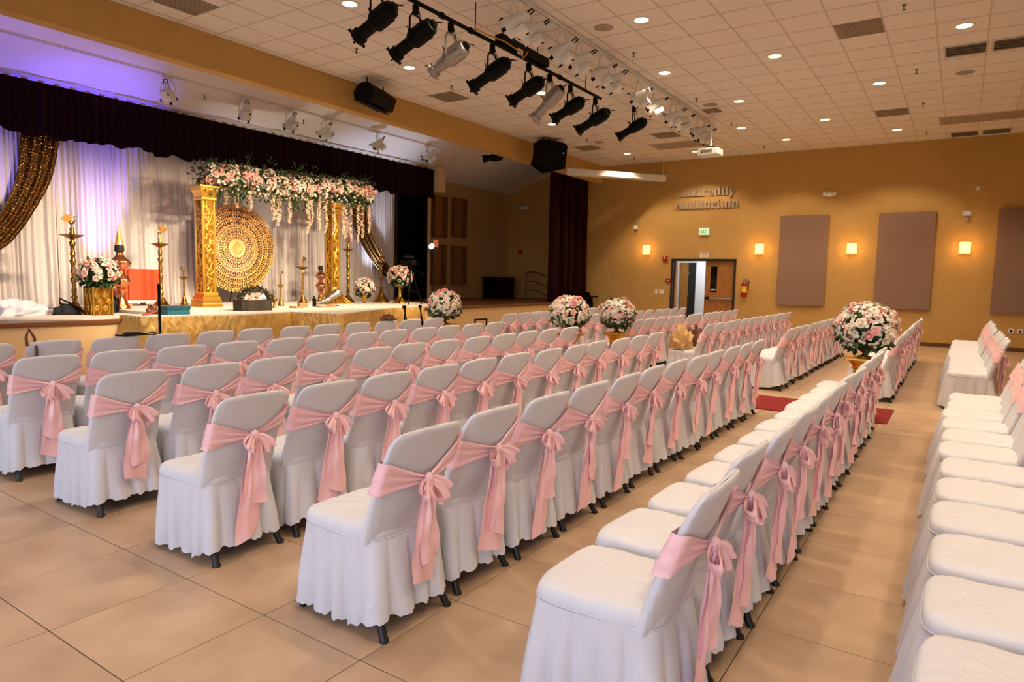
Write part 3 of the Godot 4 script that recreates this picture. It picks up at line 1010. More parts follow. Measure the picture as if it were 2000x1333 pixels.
func stage_house() -> void:
	# stage block
	var b := MB.new()
	b.box(Vector3((XL + 17.0) / 2, (STAGE - 0.05) / 2, (BACK_Z - 5.0) / 2), Vector3(17.0 - XL, STAGE - 0.05, absf(BACK_Z + 5.0)))
	var st := struct("stage", b.mesh(), M.fascia, Vector3.ZERO, "raised stage with a cream front and dark wooden deck")
	part("deck", box_between(Vector3(XL, STAGE - 0.05, BACK_Z), Vector3(17.0, STAGE, -5.03)), M.wood_floor, st)
	part("nosing", box_between(Vector3(XL, STAGE - 0.06, -5.03), Vector3(17.02, STAGE, -4.965), 0.008), M.wood_edge, st)
	for q in 3: part("step", box_between(Vector3(17.02, 0, -6.4 + 0.35 * q), Vector3(XW, 0.61 - 0.2 * q, -6.05 + 0.35 * q)), M.wood_floor, st)
	part("landing", box_between(Vector3(17.02, 0, BACK_Z), Vector3(XW, STAGE, -6.4)), M.wood_floor, st)
	# beam over the stage front
	var beam := struct("trim_1", box_between(Vector3(XL - 0.2, 4.66, BEAM_Z - 0.22), Vector3(XW + 0.1, 6.0, BEAM_Z), 0.01), M.wall_gold, Vector3.ZERO, "golden tan beam across the top of the stage opening")
	beam.name = "trim_1"
	struct("wall_stage_back", box_between(Vector3(XL - 0.2, -0.1, BACK_Z - 0.2), Vector3(XW + 0.2, 6.0, BACK_Z)), M.wall_stage)
	# sloping stage ceiling
	b = MB.new()
	var za := BEAM_Z - 0.1; var zb := BACK_Z - 0.1
	var ya := 4.49 + 0.33 * (za + 8.73); var yb := 4.49 + 0.33 * (zb + 8.73)
	var q0 := [Vector3(XL - 0.2, ya, za), Vector3(XW + 0.1, ya, za), Vector3(XW + 0.1, yb, zb), Vector3(XL - 0.2, yb, zb)]
	var up := Vector3(0, 0.15, 0)
	b.quad(q0[3], q0[2], q0[1], q0[0])
	b.quad(q0[0] + up, q0[1] + up, q0[2] + up, q0[3] + up)
	b.quad(q0[0], q0[1], q0[1] + up, q0[0] + up)
	b.quad(q0[2], q0[3], q0[3] + up, q0[2] + up)
	b.quad(q0[1], q0[2], q0[2] + up, q0[1] + up)
	b.quad(q0[3], q0[0], q0[0] + up, q0[3] + up)
	struct("ceiling_stage", b.mesh(), M.plaster_white, Vector3.ZERO, "sloping white plaster ceiling above the stage")
	struct("ceiling_cap", box_between(Vector3(XL - 0.2, 5.95, BACK_Z - 0.2), Vector3(XW + 0.2, 6.1, BEAM_Z + 0.2)), M.plaster_white)
	# pale pilaster beside the valance
	struct("trim_2", box_between(Vector3(13.47, 3.98, -8.15), Vector3(13.80, 4.75, -7.9)), M.wall_pale)
	struct("trim_3", box_between(Vector3(13.3, STAGE, BACK_Z), Vector3(14.0, 3.95, -8.62)), M.wall_pale)
	# white backdrop drape in panels
	var o := thing("backdrop_drape", Vector3(0, 0, -8.42), "tall white pleated drape hung across the back of the stage", "curtain")
	var px := [-1.0, 0.6, 2.1, 3.7, 5.2, 6.7, 8.2, 9.7, 11.0, 12.2]
	for q in px.size() - 1:
		part("drape_panel", cloth(pleats(px[q], px[q + 1], 50 + q, 0.085, 0.075), RISER - 0.055, 4.15, 14, q, 0.35, 0.0), M.drape_white, o)
	# valance of dark velvet
	o = thing("stage_valance", Vector3(0, 0, -8.07), "dark maroon velvet valance pleated along the top of the stage", "curtain")
	var vp := [-1.0, 2.4, 4.6, 6.8, 9.0, 11.2, 13.45]
	for q in vp.size() - 1:
		part("valance_panel", cloth(pleats(vp[q] - 0.03, vp[q + 1] + 0.03, 80 + q, 0.13, 0.05), 3.74, 4.60, 6, 30 + q, 0.25, 0.10), M.velvet, o)
	var head := MB.new()
	for q in 60: head.box(Vector3(-0.9 + 0.24 * q, 4.61, -0.02), Vector3(0.10, 0.06, 0.02), Basis(), 0.008)
	part("hook_tape", head.mesh(), M.beige_cloth, o)
	o = thing("side_leg_curtain", Vector3(0, 0, -8.25), "flat black curtain leg closing the right end of the white drape", "curtain")
	part("cloth", cloth(pleats(12.15, 13.42, 95, 0.16, 0.05), STAGE + 0.01, 4.45, 8, 61, 0.1, 0.0), M.velvet_black, o)
	# gathered main curtain at the stage's right end
	o = thing("main_curtain", Vector3(0, 0, -5.48), "gathered dark maroon stage curtain beside the door wall", "curtain")
	part("cloth", cloth(pleats(15.75, 18.15, 97, 0.20, 0.20), STAGE + 0.012, 5.45, 12, 63, 0.25, 0.0), M.velvet_red, o)
	var bun := MB.new()
	for s in [[16.55, 0.17, 0.12], [17.45, 0.2, 0.16]]:
		var pp := PackedVector3Array()
		for j in 9:
			var t := j / 8.0
			for k in 20:
				var a := TAU * k / 20
				var rr: float = s[1] * (0.75 + 0.5 * sin(t * 2.6)) * (1.0 + 0.12 * sin(a * 7.0 + t * 3.0))
				pp.append(Vector3(s[0] + cos(a) * rr, lerpf(STAGE + 0.30, STAGE - 0.16 - s[2] * 0.6, t), 0.56 - 0.12 * (1 - t) + sin(a) * rr * 0.45))
		bun.patch(pp, 9, 20, true, true)
	part("gathered_hem", bun.mesh(), M.velvet_black, o)
	# stage furniture at the back right
	var sl := [[14.16, 2.72, 14.78, 3.98], [15.12, 2.78, 15.80, 4.02], [14.12, 1.27, 14.74, 2.50], [15.12, 1.26, 15.84, 2.50]]
	var nm := ["upper left", "upper right", "lower left", "lower right"]
	for q in 4:
		var s: Array = sl[q]
		o = thing("acoustic_diffuser", Vector3((s[0] + s[2]) / 2, s[1], BACK_Z + 0.022), "%s wooden slatted acoustic diffuser on the stage back wall" % nm[q], "panel", "four wooden acoustic diffusers")
		var w: float = s[2] - s[0]; var h: float = s[3] - s[1]
		part("board", box_between(Vector3(-w / 2, 0, 0), Vector3(0.04, h, 0.16), 0.006), mat("diffuser_wood", Color(0.47, 0.33, 0.15), 0.55), o)
		part("recess", box_between(Vector3(0.04, 0, 0), Vector3(w / 2, h, 0.05)), mat("diffuser_dark", Color(0.26, 0.17, 0.075), 0.6), o)
		for k in 5: part("slat", box_between(Vector3(0.07 + k * 0.052, 0.0, 0.05), Vector3(0.09 + k * 0.052, h, 0.05 + 0.09 * absf(sin(k * 1.7 + 0.6)) + 0.02)), M.diffuser_wood, o)
	o = thing("black_cabinet", Vector3(17.3, STAGE, -8.35), "dark square cabinet against the back wall of the stage", "cabinet")
	part("body", box_between(Vector3(-0.52, 0, -0.3), Vector3(0.52, 0.68, 0.3), 0.015), M.black, o)
	part("lid", box_between(Vector3(-0.53, 0.68, -0.31), Vector3(0.53, 0.71, 0.31), 0.006), M.black, o)
	o = thing("stair_handrail", Vector3(17.0, STAGE, -7.05), "dark metal handrail with three rails at the stage side stairs", "handrail")
	part("post", tubem([Vector3(0, 0, 0), Vector3(0, 0.83, 0), Vector3(0.02, 0.88, 0.01), Vector3(0.06, 0.90, 0.02)], 0.022), M.brown_leather, o)
	for q in 3: part("rail", tubem([Vector3(0.0, 0.9 - 0.3 * q, 0.02), Vector3(0.12, 0.9 - 0.3 * q, 0.30), Vector3(0.35, 0.62 - 0.3 * q, 0.95)], 0.02), M.brown_leather, o)
	o = thing("wall_handrail", Vector3(XW - 0.08, 0.95, -5.3), "short dark handrail bracket on the wall beside the stage curtain", "handrail")
	part("rail", tubem([Vector3(0, 0, -0.25), Vector3(0, 0, 0.25)], 0.02), M.black, o)
	part("bracket", tubem([Vector3(0, -0.01, 0.05), Vector3(0, -0.1, 0.05), Vector3(0.075, -0.1, 0.05)], 0.012), M.black, o)
	o = thing("emergency_light", Vector3(XW, 3.98, -8.05), "white twin emergency light high on the stage side wall", "light fitting")
	emergency(o)
	o = thing("fire_alarm_sign", Vector3(XW, 2.45, -8.2), "small red fire alarm sign on the dim stage side wall", "sign")
	part("plate", box_between(Vector3(-0.02, -0.07, -0.09), Vector3(0, 0.07, 0.09), 0.004), M.red, o)

func emergency(o: Node3D) -> void:
	var b := MB.new()
	b.ball(Vector3(-0.05, 0, 0), Vector3(0.06, 0.075, 0.15), 10, 18)
	part("housing", b.mesh(), M.white_paint, o)
	for s in [-1, 1]:
		var h := MB.new()
		h.lathe([[0.0, 0.0], [0.055, 0.0], [0.06, 0.02], [0.045, 0.07], [0.0, 0.085]], 14, Transform3D(aim(Vector3(1, 0.2, -s * 0.9)), Vector3(-0.12, 0.0, s * 0.13)))
		part("lamp_head", h.mesh(), M.white_paint, o)

# ---------------------------------------------------------------- fittings on the door wall
func wall_fittings() -> void:
	var pn := [[0.57, 1.82, "left brown fabric acoustic panel, beside the fire extinguisher"], [3.03, 4.30, "middle brown fabric acoustic panel on the door wall"], [5.57, 6.85, "right brown fabric acoustic panel, cut by the photo's edge"]]
	for s in pn:
		var o := thing("sound_absorber", Vector3(XW - 0.022, 0.92, (s[0] + s[1]) / 2), s[2], "panel", "brown fabric wall panels")
		var w: float = s[1] - s[0]
		part("fabric", box_between(Vector3(-0.06, 0, -w / 2), Vector3(-0.005, 2.50, w / 2), 0.008), M.panel_fabric, o)
		part("backing", box_between(Vector3(-0.006, 0.02, -w / 2 + 0.02), Vector3(0, 2.48, w / 2 - 0.02)), M.black_matte, o)
	var sc := [[-3.42, "glowing wall sconce left of the door"], [0.03, "glowing wall sconce between the door and the left acoustic panel"], [2.43, "glowing wall sconce between left and middle acoustic panels"], [4.95, "glowing wall sconce between middle and right acoustic panels"]]
	for s in sc:
		var o := thing("wall_sconce", Vector3(XW, 2.50, s[0]), s[1], "sconce", "square glowing wall sconces")
		part("wall_plate", box_between(Vector3(-0.02, -0.13, -0.10), Vector3(0, 0.13, 0.10), 0.004), M.steel_dull, o)
		var g := MB.new()
		var p := PackedVector3Array()
		for j in 2:
			for q in 13:
				var a := PI * q / 12.0
				p.append(Vector3(-0.03 - 0.085 * sin(a), -0.14 + 0.28 * j, -cos(a) * 0.125))
		g.patch(p, 2, 13, false, true)
		part("glass_shade_lamp", g.mesh(), M.sconce_glow, o)
		for y in [-0.15, 0.15]: part("finial", lathem([[0.0, -0.012], [0.014, -0.008], [0.014, 0.008], [0.0, 0.012]], 10), M.steel_dull, o, Vector3(-0.11, y, 0))
		omni(o, Vector3(-0.30, 0.0, 0), Color(1.0, 0.74, 0.42), 0.34, 0.12)
	# lettering
	var font := SystemFont.new()
	font.font_names = PackedStringArray(["Droid Serif"])
	font.font_weight = 700
	var lines := [["Lakireddy", -2.46, -0.74, 4.06], ["Auditorium", -2.56, -0.62, 3.69]]
	var sg := thing("wall_lettering", Vector3(XW, 0, 0), "raised grey metal serif lettering reading Lakireddy Auditorium", "lettering")
	for L in lines:
		var word: String = L[0]
		var total := font.get_string_size(word, HORIZONTAL_ALIGNMENT_LEFT, -1, 100).x
		var k: float = (L[2] - L[1]) / total
		for q in word.length():
			var tm := TextMesh.new()
			tm.font = font
			tm.text = word[q]
			tm.font_size = 100
			tm.pixel_size = k
			tm.depth = 0.035
			tm.horizontal_alignment = HORIZONTAL_ALIGNMENT_LEFT
			tm.vertical_alignment = VERTICAL_ALIGNMENT_BOTTOM
			var adv := font.get_string_size(word.substr(0, q), HORIZONTAL_ALIGNMENT_LEFT, -1, 100).x * k
			var l := part("letter", tm, M.letter, sg, Vector3(-0.03, L[3] - 0.045, L[1] + adv))
			l.rotation.y = -PI / 2
	# exit sign
	var o := thing("exit_sign", Vector3(XW, 2.92, -1.6), "lit green and white EXIT sign above the double door", "sign")
	part("housing", box_between(Vector3(-0.05, 0, -0.16), Vector3(0, 0.22, 0.16), 0.006), M.white_paint, o)
	part("sign_face", box_between(Vector3(-0.054, 0.012, -0.148), Vector3(-0.05, 0.208, 0.148)), M.exit_glow, o)
	var tm := TextMesh.new()
	var f2 := SystemFont.new(); f2.font_names = PackedStringArray(["Droid Sans"]); f2.font_weight = 700
	tm.font = f2; tm.text = "EXIT"; tm.font_size = 64; tm.pixel_size = 0.0017; tm.depth = 0.004
	var tx := part("sign_text", tm, M.exit_letter, o, Vector3(-0.056, 0.11, 0))
	tx.rotation.y = -PI / 2
	tx.scale = Vector3(1.0, 1.45, 1.0)
	o = thing("door_notice", Vector3(XW, 2.25, -1.58), "small white paper notice over the door frame", "notice")
	part("paper", box_between(Vector3(-0.012, 0, -0.13), Vector3(0, 0.16, 0.13)), M.white_paint, o)
	for q in 3: part("print_line", box_between(Vector3(-0.0135, 0.035 + 0.04 * q, -0.10), Vector3(-0.012, 0.05 + 0.04 * q, 0.10)), M.vent_pale, o)
	# fire extinguisher
	o = thing("fire_extinguisher", Vector3(XW - 0.10, 1.10, -0.32), "red fire extinguisher with a yellow label beside the door", "extinguisher")
	part("cylinder", lathem([[0.0, 0.0], [0.07, 0.0], [0.085, 0.02], [0.085, 0.36], [0.07, 0.42], [0.03, 0.45], [0.03, 0.48], [0.0, 0.48]], 18), M.red, o)
	part("label_band", lathem([[0.0865, 0.14], [0.0865, 0.32]], 18), M.yellow, o)
	part("valve", box_between(Vector3(-0.03, 0.47, -0.05), Vector3(0.02, 0.53, 0.09), 0.006), M.steel_dull, o)
	part("hose", tubem([Vector3(0, 0.5, 0.07), Vector3(-0.02, 0.47, 0.13), Vector3(-0.02, 0.35, 0.12), Vector3(-0.02, 0.2, 0.10)], 0.012, 6), M.black, o)
	part("bracket", box_between(Vector3(0.06, 0.1, -0.03), Vector3(0.10, 0.5, 0.03)), M.steel_dull, o)
	# switches, alarm, camera, small devices
	for s in [[1.19, -3.05, 0.09, "narrow pale light switch plate left of the door"], [1.19, -2.88, 0.15, "wide pale light switch plate beside the door"]]:
		o = thing("light_switch", Vector3(XW, s[0], s[1]), s[3], "switch")
		part("plate", box_between(Vector3(-0.01, -0.065, -s[2] / 2), Vector3(0, 0.065, s[2] / 2), 0.003), M.white_paint, o)
		part("rocker", box_between(Vector3(-0.016, -0.03, -0.018), Vector3(-0.01, 0.03, 0.018), 0.002), M.white_paint, o)
	o = thing("fire_strobe", Vector3(XW, 2.21, -2.80), "red fire alarm strobe left of the door top", "alarm")
	part("box", box_between(Vector3(-0.06, -0.09, -0.07), Vector3(0, 0.09, 0.07), 0.01), M.red, o)
	part("lens", box_between(Vector3(-0.085, 0.0, -0.03), Vector3(-0.06, 0.06, 0.03), 0.008), M.white_paint, o)
	o = thing("fire_alarm_pull", Vector3(XW, 1.54, -2.66), "red fire alarm pull plate at the door frame", "alarm")
	part("box", box_between(Vector3(-0.04, -0.06, -0.09), Vector3(0, 0.06, 0.07), 0.006), M.red, o)
	part("handle", box_between(Vector3(-0.05, -0.02, -0.05), Vector3(-0.04, 0.01, 0.03)), M.white_paint, o)
	o = thing("security_camera", Vector3(XW, 3.2, -3.80), "small white dome security camera left of the lettering", "camera")
	var b := MB.new()
	b.lathe([[0.0, -0.06], [0.06, -0.06], [0.065, -0.03], [0.065, 0.04], [0.05, 0.06], [0.0, 0.06]], 16, Transform3D(Basis(), Vector3(-0.09, 0.0, 0)))
	part("housing", b.mesh(), M.white_paint, o)
	b = MB.new()
	b.ball(Vector3(-0.09, -0.06, 0), Vector3(0.05, 0.055, 0.05), 8, 14)
	part("dome", b.mesh(), M.glass_dark, o)
	part("arm", box_between(Vector3(-0.05, -0.02, -0.02), Vector3(0, 0.02, 0.02)), M.white_paint, o)
	o = thing("emergency_light", Vector3(XW, 3.97, 1.80), "white twin emergency light between lettering and panels", "light fitting")
	emergency(o)
	o = thing("wall_strobe", Vector3(XW, 3.31, 4.94), "white wall strobe above the right sconce", "alarm")
	part("box", box_between(Vector3(-0.05, -0.03, -0.10), Vector3(0, 0.10, 0.10), 0.03), M.white_paint, o)
	part("lens", box_between(Vector3(-0.06, -0.16, -0.06), Vector3(0, -0.05, 0.06), 0.02), M.vent_pale, o)
	o = thing("motion_sensor", Vector3(XW, 3.95, 5.12), "tiny white sensor high above the right sconce", "sensor")
	part("box", box_between(Vector3(-0.03, -0.05, -0.035), Vector3(0, 0.05, 0.035), 0.008), M.white_paint, o)
	for s in [[6.02, "left wall socket plate low behind the far chairs"], [6.20, "right wall socket plate low behind the far chairs"]]:
		o = thing("wall_socket", Vector3(XW, 0.5, s[0]), s[1], "socket")
		part("plate", box_between(Vector3(-0.01, -0.055, -0.055), Vector3(0, 0.055, 0.055), 0.003), M.white_paint, o)
		part("plug", box_between(Vector3(-0.035, -0.03, -0.02), Vector3(-0.01, 0.02, 0.02), 0.004), M.black, o)

# ---------------------------------------------------------------- flowers
var blooms := {}
func rose_mesh(sd: int) -> ArrayMesh:
	var b := MB.new()
	var r := RandomNumberGenerator.new(); r.seed = sd
	for ring in [[1.0, 0.50, 5, 0.62, 0.30], [0.78, 0.72, 5, 0.66, 0.16], [0.52, 0.86, 4, 0.80, 0.05]]:
		var off := r.randf() * TAU
		for k in ring[2]:
			var phi: float = off + TAU * k / ring[2] + r.randf_range(-0.1, 0.1)
			var p := PackedVector3Array()
			for j in 4:
				var t := j / 3.0
				for i in 4:
					var u := i / 1.5 - 1.0
					var a: float = phi + u * ring[3] * (0.45 + 0.55 * sin(t * 2.4))
					var rad: float = ring[0] * pow(t, 0.55) * (1.0 - 0.10 * u * u * t) + 0.05
					var h: float = ring[1] * pow(t, 0.8) - ring[4] * pow(t, 4.0) - 0.08 * u * u * t
					p.append(Vector3(cos(a) * rad, h, -sin(a) * rad))
			b.patch(p, 4, 4, false, true)
	b.lathe([[0.02, 0.0], [0.30, 0.35], [0.32, 0.66], [0.22, 0.84], [0.10, 0.80], [0.0, 0.72]], 8)
	return b.mesh()

func add_leaf(b: MB, at: Vector3, dir: Vector3, size: float, roll: float) -> void:
	var y := dir.normalized()
	var x := y.cross(Vector3.UP if absf(y.y) < 0.9 else Vector3.RIGHT).normalized().rotated(y, roll)
	var z := x.cross(y)
	var a := at; var m := at + y * size * 0.5 + z * size * 0.08; var t := at + y * size - z * size * 0.12
	var l := at + y * size * 0.45 - x * size * 0.27 + z * size * 0.14; var rr := at + y * size * 0.45 + x * size * 0.27 + z * size * 0.14
	b.tri_flat(a, m, l); b.tri_flat(m, t, l); b.tri_flat(a, rr, m); b.tri_flat(m, rr, t)

func add_blossom(b: MB, at: Vector3, dir: Vector3, size: float, r: RandomNumberGenerator) -> void:
	var y := dir.normalized()
	var x := y.cross(Vector3.UP if absf(y.y) < 0.9 else Vector3.RIGHT).normalized().rotated(y, r.randf() * TAU)
	var z := x.cross(y)
	for k in 5:
		var a := TAU * k / 5.0
		var d := x * cos(a) + z * sin(a); var e := x * cos(a + 0.55) + z * sin(a + 0.55); var g := x * cos(a - 0.55) + z * sin(a - 0.55)
		b.tri_flat(at, at + g * size * 0.8 + y * size * 0.35, at + d * size + y * size * 0.3)
		b.tri_flat(at, at + d * size + y * size * 0.3, at + e * size * 0.8 + y * size * 0.35)

func prepare_flowers() -> void:
	blooms.rose = [rose_mesh(1), rose_mesh(2), rose_mesh(3)]
	blooms.mats = [M.rose_cream, M.rose_blush, M.rose_pink, M.rose_peach]
	blooms.strand = []
	for k in 4:
		var b := MB.new()
		var r := RandomNumberGenerator.new(); r.seed = 900 + k
		var n := 70
		for q in n:
			var t := q / float(n)
			var a := r.randf() * TAU
			var rad := 0.030 * (0.35 + 0.65 * sin(PI * minf(1.0, 0.15 + t * 0.8)))
			var at := Vector3(cos(a) * rad + 0.012 * sin(t * 9.0 + k), -t, sin(a) * rad)
			add_blossom(b, at, Vector3(cos(a), -0.3, sin(a)), 0.019 + 0.008 * r.randf(), r)
		b.tube([Vector3(0, 0.02, 0), Vector3(0.01 * sin(k), -0.5, 0), Vector3(0, -0.98, 0)], 0.003, 4)
		blooms.strand.append(b.mesh())

func flower_mass(o: Node3D, c: Vector3, rad: Vector3, n_rose: int, n_leaf: int, n_bud: int, size: float, sd: int, weights := [3, 4, 3, 1], low := -0.55, green_low := true) -> void:
	var r := RandomNumberGenerator.new(); r.seed = sd
	var pool := []
	for q in 4:
		for k in weights[q]: pool.append(blooms.mats[q])
	for q in n_rose:
		var y := lerpf(1.0, low, (q + 0.5) / n_rose) + r.randf_range(-0.05, 0.05)
		y = clampf(y, -1, 1)
		var a := q * 2.39996 + r.randf_range(-0.25, 0.25)
		var s := sqrt(1 - y * y)
		var dir := Vector3(cos(a) * s, y, sin(a) * s)
		var k := r.randf_range(0.86, 1.05)
		var rs := part("rose", blooms.rose[r.randi() % 3], pool[r.randi() % pool.size()], o, c + dir * rad * k)
		rs.basis = aim((dir / rad + Vector3(r.randf_range(-0.4, 0.4), r.randf_range(-0.2, 0.6), r.randf_range(-0.4, 0.4))).normalized()).scaled(Vector3.ONE * size * r.randf_range(0.75, 1.25))
	var b := MB.new()
	for q in n_leaf:
		var y := r.randf_range(-0.95, 0.9) if not green_low or r.randf() < 0.25 else r.randf_range(-0.95, -0.3)
		var a := r.randf() * TAU
		var s := sqrt(1 - y * y)
		var dir := Vector3(cos(a) * s, y, sin(a) * s)
		add_leaf(b, c + dir * rad * r.randf_range(0.55, 0.98), dir + Vector3(r.randf_range(-0.7, 0.7), r.randf_range(-0.6, 0.5), r.randf_range(-0.7, 0.7)), size * r.randf_range(1.3, 2.3), r.randf() * TAU)
	b.ball(c, rad * 0.72, 8, 12)
	tag(part("foliage", b.mesh(), M.leaf, o), "", "", "", "stuff")
	b = MB.new()
	for q in n_bud:
		var y := r.randf_range(low - 0.25, 0.98)
		y = clampf(y, -0.98, 0.98)
		var a := r.randf() * TAU
		var s := sqrt(1 - y * y)
		var dir := Vector3(cos(a) * s, y, sin(a) * s)
		add_blossom(b, c + dir * rad * r.randf_range(0.95, 1.10), dir, size * r.randf_range(0.32, 0.6), r)
	tag(part("small_blossoms", b.mesh(), M.blossom, o), "", "", "", "stuff")

func pedestal_column(at: Vector3, h: float, label: String) -> void:
	var o := thing("pedestal_column", at, label, "pedestal", "gold fluted flower pedestals")
	part("plinth", box_between(Vector3(-0.16, 0, -0.16), Vector3(0.16, 0.06, 0.16), 0.006), M.gold, o)
	part("foot", lathem([[0.15, 0.06], [0.15, 0.085], [0.13, 0.10], [0.125, 0.13], [0.11, 0.14]], 24), M.gold, o)
	var b := MB.new()
	var p := PackedVector3Array()
	for j in 2:
		for q in 96:
			var t := TAU * q / 96.0
			var rr := 0.105 - 0.012 * pow(absf(sin(t * 8.0)), 0.7)
			p.append(Vector3(cos(t) * rr, lerpf(0.14, h - 0.13, j), -sin(t) * rr))
	b.patch(p, 2, 96, true)
	part("fluted_shaft", b.mesh(), M.gold, o)
	part("capital", lathem([[0.11, h - 0.13], [0.125, h - 0.115], [0.12, h - 0.10], [0.15, h - 0.06], [0.165, h - 0.045], [0.165, h - 0.03]], 24), M.gold, o)
	part("top_plate", box_between(Vector3(-0.17, h - 0.03, -0.17), Vector3(0.17, h, 0.17), 0.006), M.gold, o)

func urn(o: Node3D, k: float) -> void:
	part("urn", lathem([[0.0, 0.0], [0.075 * k, 0.0], [0.075 * k, 0.012], [0.03 * k, 0.03], [0.022 * k, 0.05], [0.05 * k, 0.07], [0.10 * k, 0.11], [0.125 * k, 0.155], [0.13 * k, 0.175], [0.14 * k, 0.18]], 22), M.brass, o)

func aisle() -> void:
	prepare_flowers()
	var o := thing("carpet_runner", Vector3(7.09, 0, 0), "red carpet runner along the centre aisle", "carpet")
	part("pile", box_between(Vector3(-0.505, 0.0005, -3.3), Vector3(0.505, 0.012, 4.36), 0.003), M.carpet_red, o)
	var spots := [
		[Vector3(6.72, 0, 4.08), 0.70, 0.30, "pink and white rose arrangement nearest the camera, by the aisle's back end", "gold fluted pedestal column under the nearest rose arrangement", 72, 11],
		[Vector3(6.98, 0, 0.12), 0.70, 0.265, "rose arrangement standing left in the pair at the middle of the aisle", "gold fluted pedestal column under the left middle rose arrangement", 60, 12],
		[Vector3(7.93, 0, 0.46), 0.70, 0.25, "rose arrangement in a gold urn, right in the pair beside the aisle", "gold fluted pedestal column under the right middle rose arrangement", 58, 13],
		[Vector3(6.72, 0, -2.05), 0.74, 0.245, "rose arrangement in front of the stage beside the camera stand", "gold fluted pedestal column in front of the stage", 56, 14]]
	for s in spots:
		pedestal_column(s[0] + Vector3(0, 0.013 if s[0].x > 6.5 and s[0].x < 7.6 else 0.0, 0), s[1], s[4])
		var y: float = s[1] + (0.013 if s[0].x > 6.5 and s[0].x < 7.6 else 0.0)
		o = thing("flower_arrangement", s[0] + Vector3(0, y, 0), s[3], "flowers", "rose arrangements along the aisle")
		urn(o, 1.0)
		flower_mass(o, Vector3(0, 0.13 + s[2] * 0.72, 0), Vector3(s[2] * 1.02, s[2] * 0.88, s[2] * 1.02), s[5], 360, 420, 0.052, s[6], [5, 4, 3, 1], -0.5)

# ---------------------------------------------------------------- stage decoration
func ribbon_sheet(lo: Array, hi: Array, folds: int, depth: float, rows: int, cols: int) -> Array:
	# ruled sheet between two curves in the xy plane, folded lengthwise; returns points row by row
	var ca := Curve3D.new(); var cb := Curve3D.new()
	for q in lo.size():
		for c in [[ca, lo], [cb, hi]]:
			var pts: Array = c[1]
			var p := Vector3(pts[q][0], pts[q][1], 0)
			var a: Array = pts[maxi(q - 1, 0)]; var e: Array = pts[mini(q + 1, pts.size() - 1)]
			var tg := Vector3(e[0] - a[0], e[1] - a[1], 0) / 6.0
			c[0].add_point(p, -tg, tg)
	var res := PackedVector3Array()
	for j in rows:
		var t := float(j) / (rows - 1)
		var a := ca.sample_baked(t * ca.get_baked_length(), true); var e := cb.sample_baked(t * cb.get_baked_length(), true)
		for i in cols:
			var u := float(i) / (cols - 1)
			var p := a.lerp(e, u)
			p.z = depth * (0.5 + 0.5 * sin(u * TAU * folds + 0.8 * sin(t * 4.0))) + depth * 0.5 * sin(u * 23.0 + t * 2.0)
			res.append(p)
	return [res, rows, cols]

func swag(called: String, at: Vector3, label: String, lo: Array, hi: Array, folds: int, n_seq: int, sd: int) -> void:
	var o := thing(called, at, label, "curtain", "gold sequin swags")
	var g := ribbon_sheet(lo, hi, folds, 0.045, 60, 90)
	var b := MB.new()
	b.patch(g[0], 60, 90, false, false)
	part("cloth", b.mesh(), M.sequin_cloth, o)
	var r := RandomNumberGenerator.new(); r.seed = sd
	var s := MB.new()
	for q in n_seq:
		var j := r.randi() % 60; var i := r.randi() % 90
		var p: Vector3 = g[0][j * 90 + i] + Vector3(r.randf_range(-0.01, 0.01), r.randf_range(-0.01, 0.01), 0.008)
		var bs := Basis.from_euler(Vector3(r.randf_range(-0.7, 0.7), r.randf_range(-0.8, 0.6), r.randf() * 3.0))
		var k := 0.0065
		s.quad(p + bs * Vector3(-k, -k, 0), p + bs * Vector3(k, -k, 0), p + bs * Vector3(k, k, 0), p + bs * Vector3(-k, k, 0))
	tag(part("sequins", s.mesh(), M.sequin, o), "", "", "", "stuff")

func peacock(b: MB, at: Vector3, k: float, face: float) -> void:
	b.ball(at + Vector3(0, 0.045, 0) * k, Vector3(0.045, 0.03, 0.022) * k, 8, 12)
	b.tube([at + Vector3(face * 0.03, 0.05, 0) * k, at + Vector3(face * 0.055, 0.085, 0) * k, at + Vector3(face * 0.035, 0.12, 0) * k, at + Vector3(face * 0.045, 0.145, 0) * k], [0.016 * k, 0.010 * k, 0.008 * k, 0.012 * k], 7)
	b.tube([at + Vector3(face * 0.05, 0.145, 0) * k, at + Vector3(face * 0.085, 0.13, 0) * k], [0.008 * k, 0.001 * k], 5)
	var poly := PackedVector2Array()
	for q in 9:
		var a := -0.5 + q * 0.16
		poly.append(Vector2(cos(a + 0.9) * 0.135 * (1.0 + 0.06 * (q % 2)), sin(a + 0.9) * 0.135 * (1.0 + 0.06 * (q % 2))) * k)
	poly.append(Vector2(0, 0))
	var xf := Transform3D(Basis().scaled(Vector3(-face, 1, 1)), at + Vector3(-face * 0.02, 0.03, -0.006 * k))
	b.extrude(poly, 0.012 * k, xf)
	b.tube([at + Vector3(0, -0.005, 0) * k, at + Vector3(0, 0.03, 0) * k], 0.012 * k, 6)

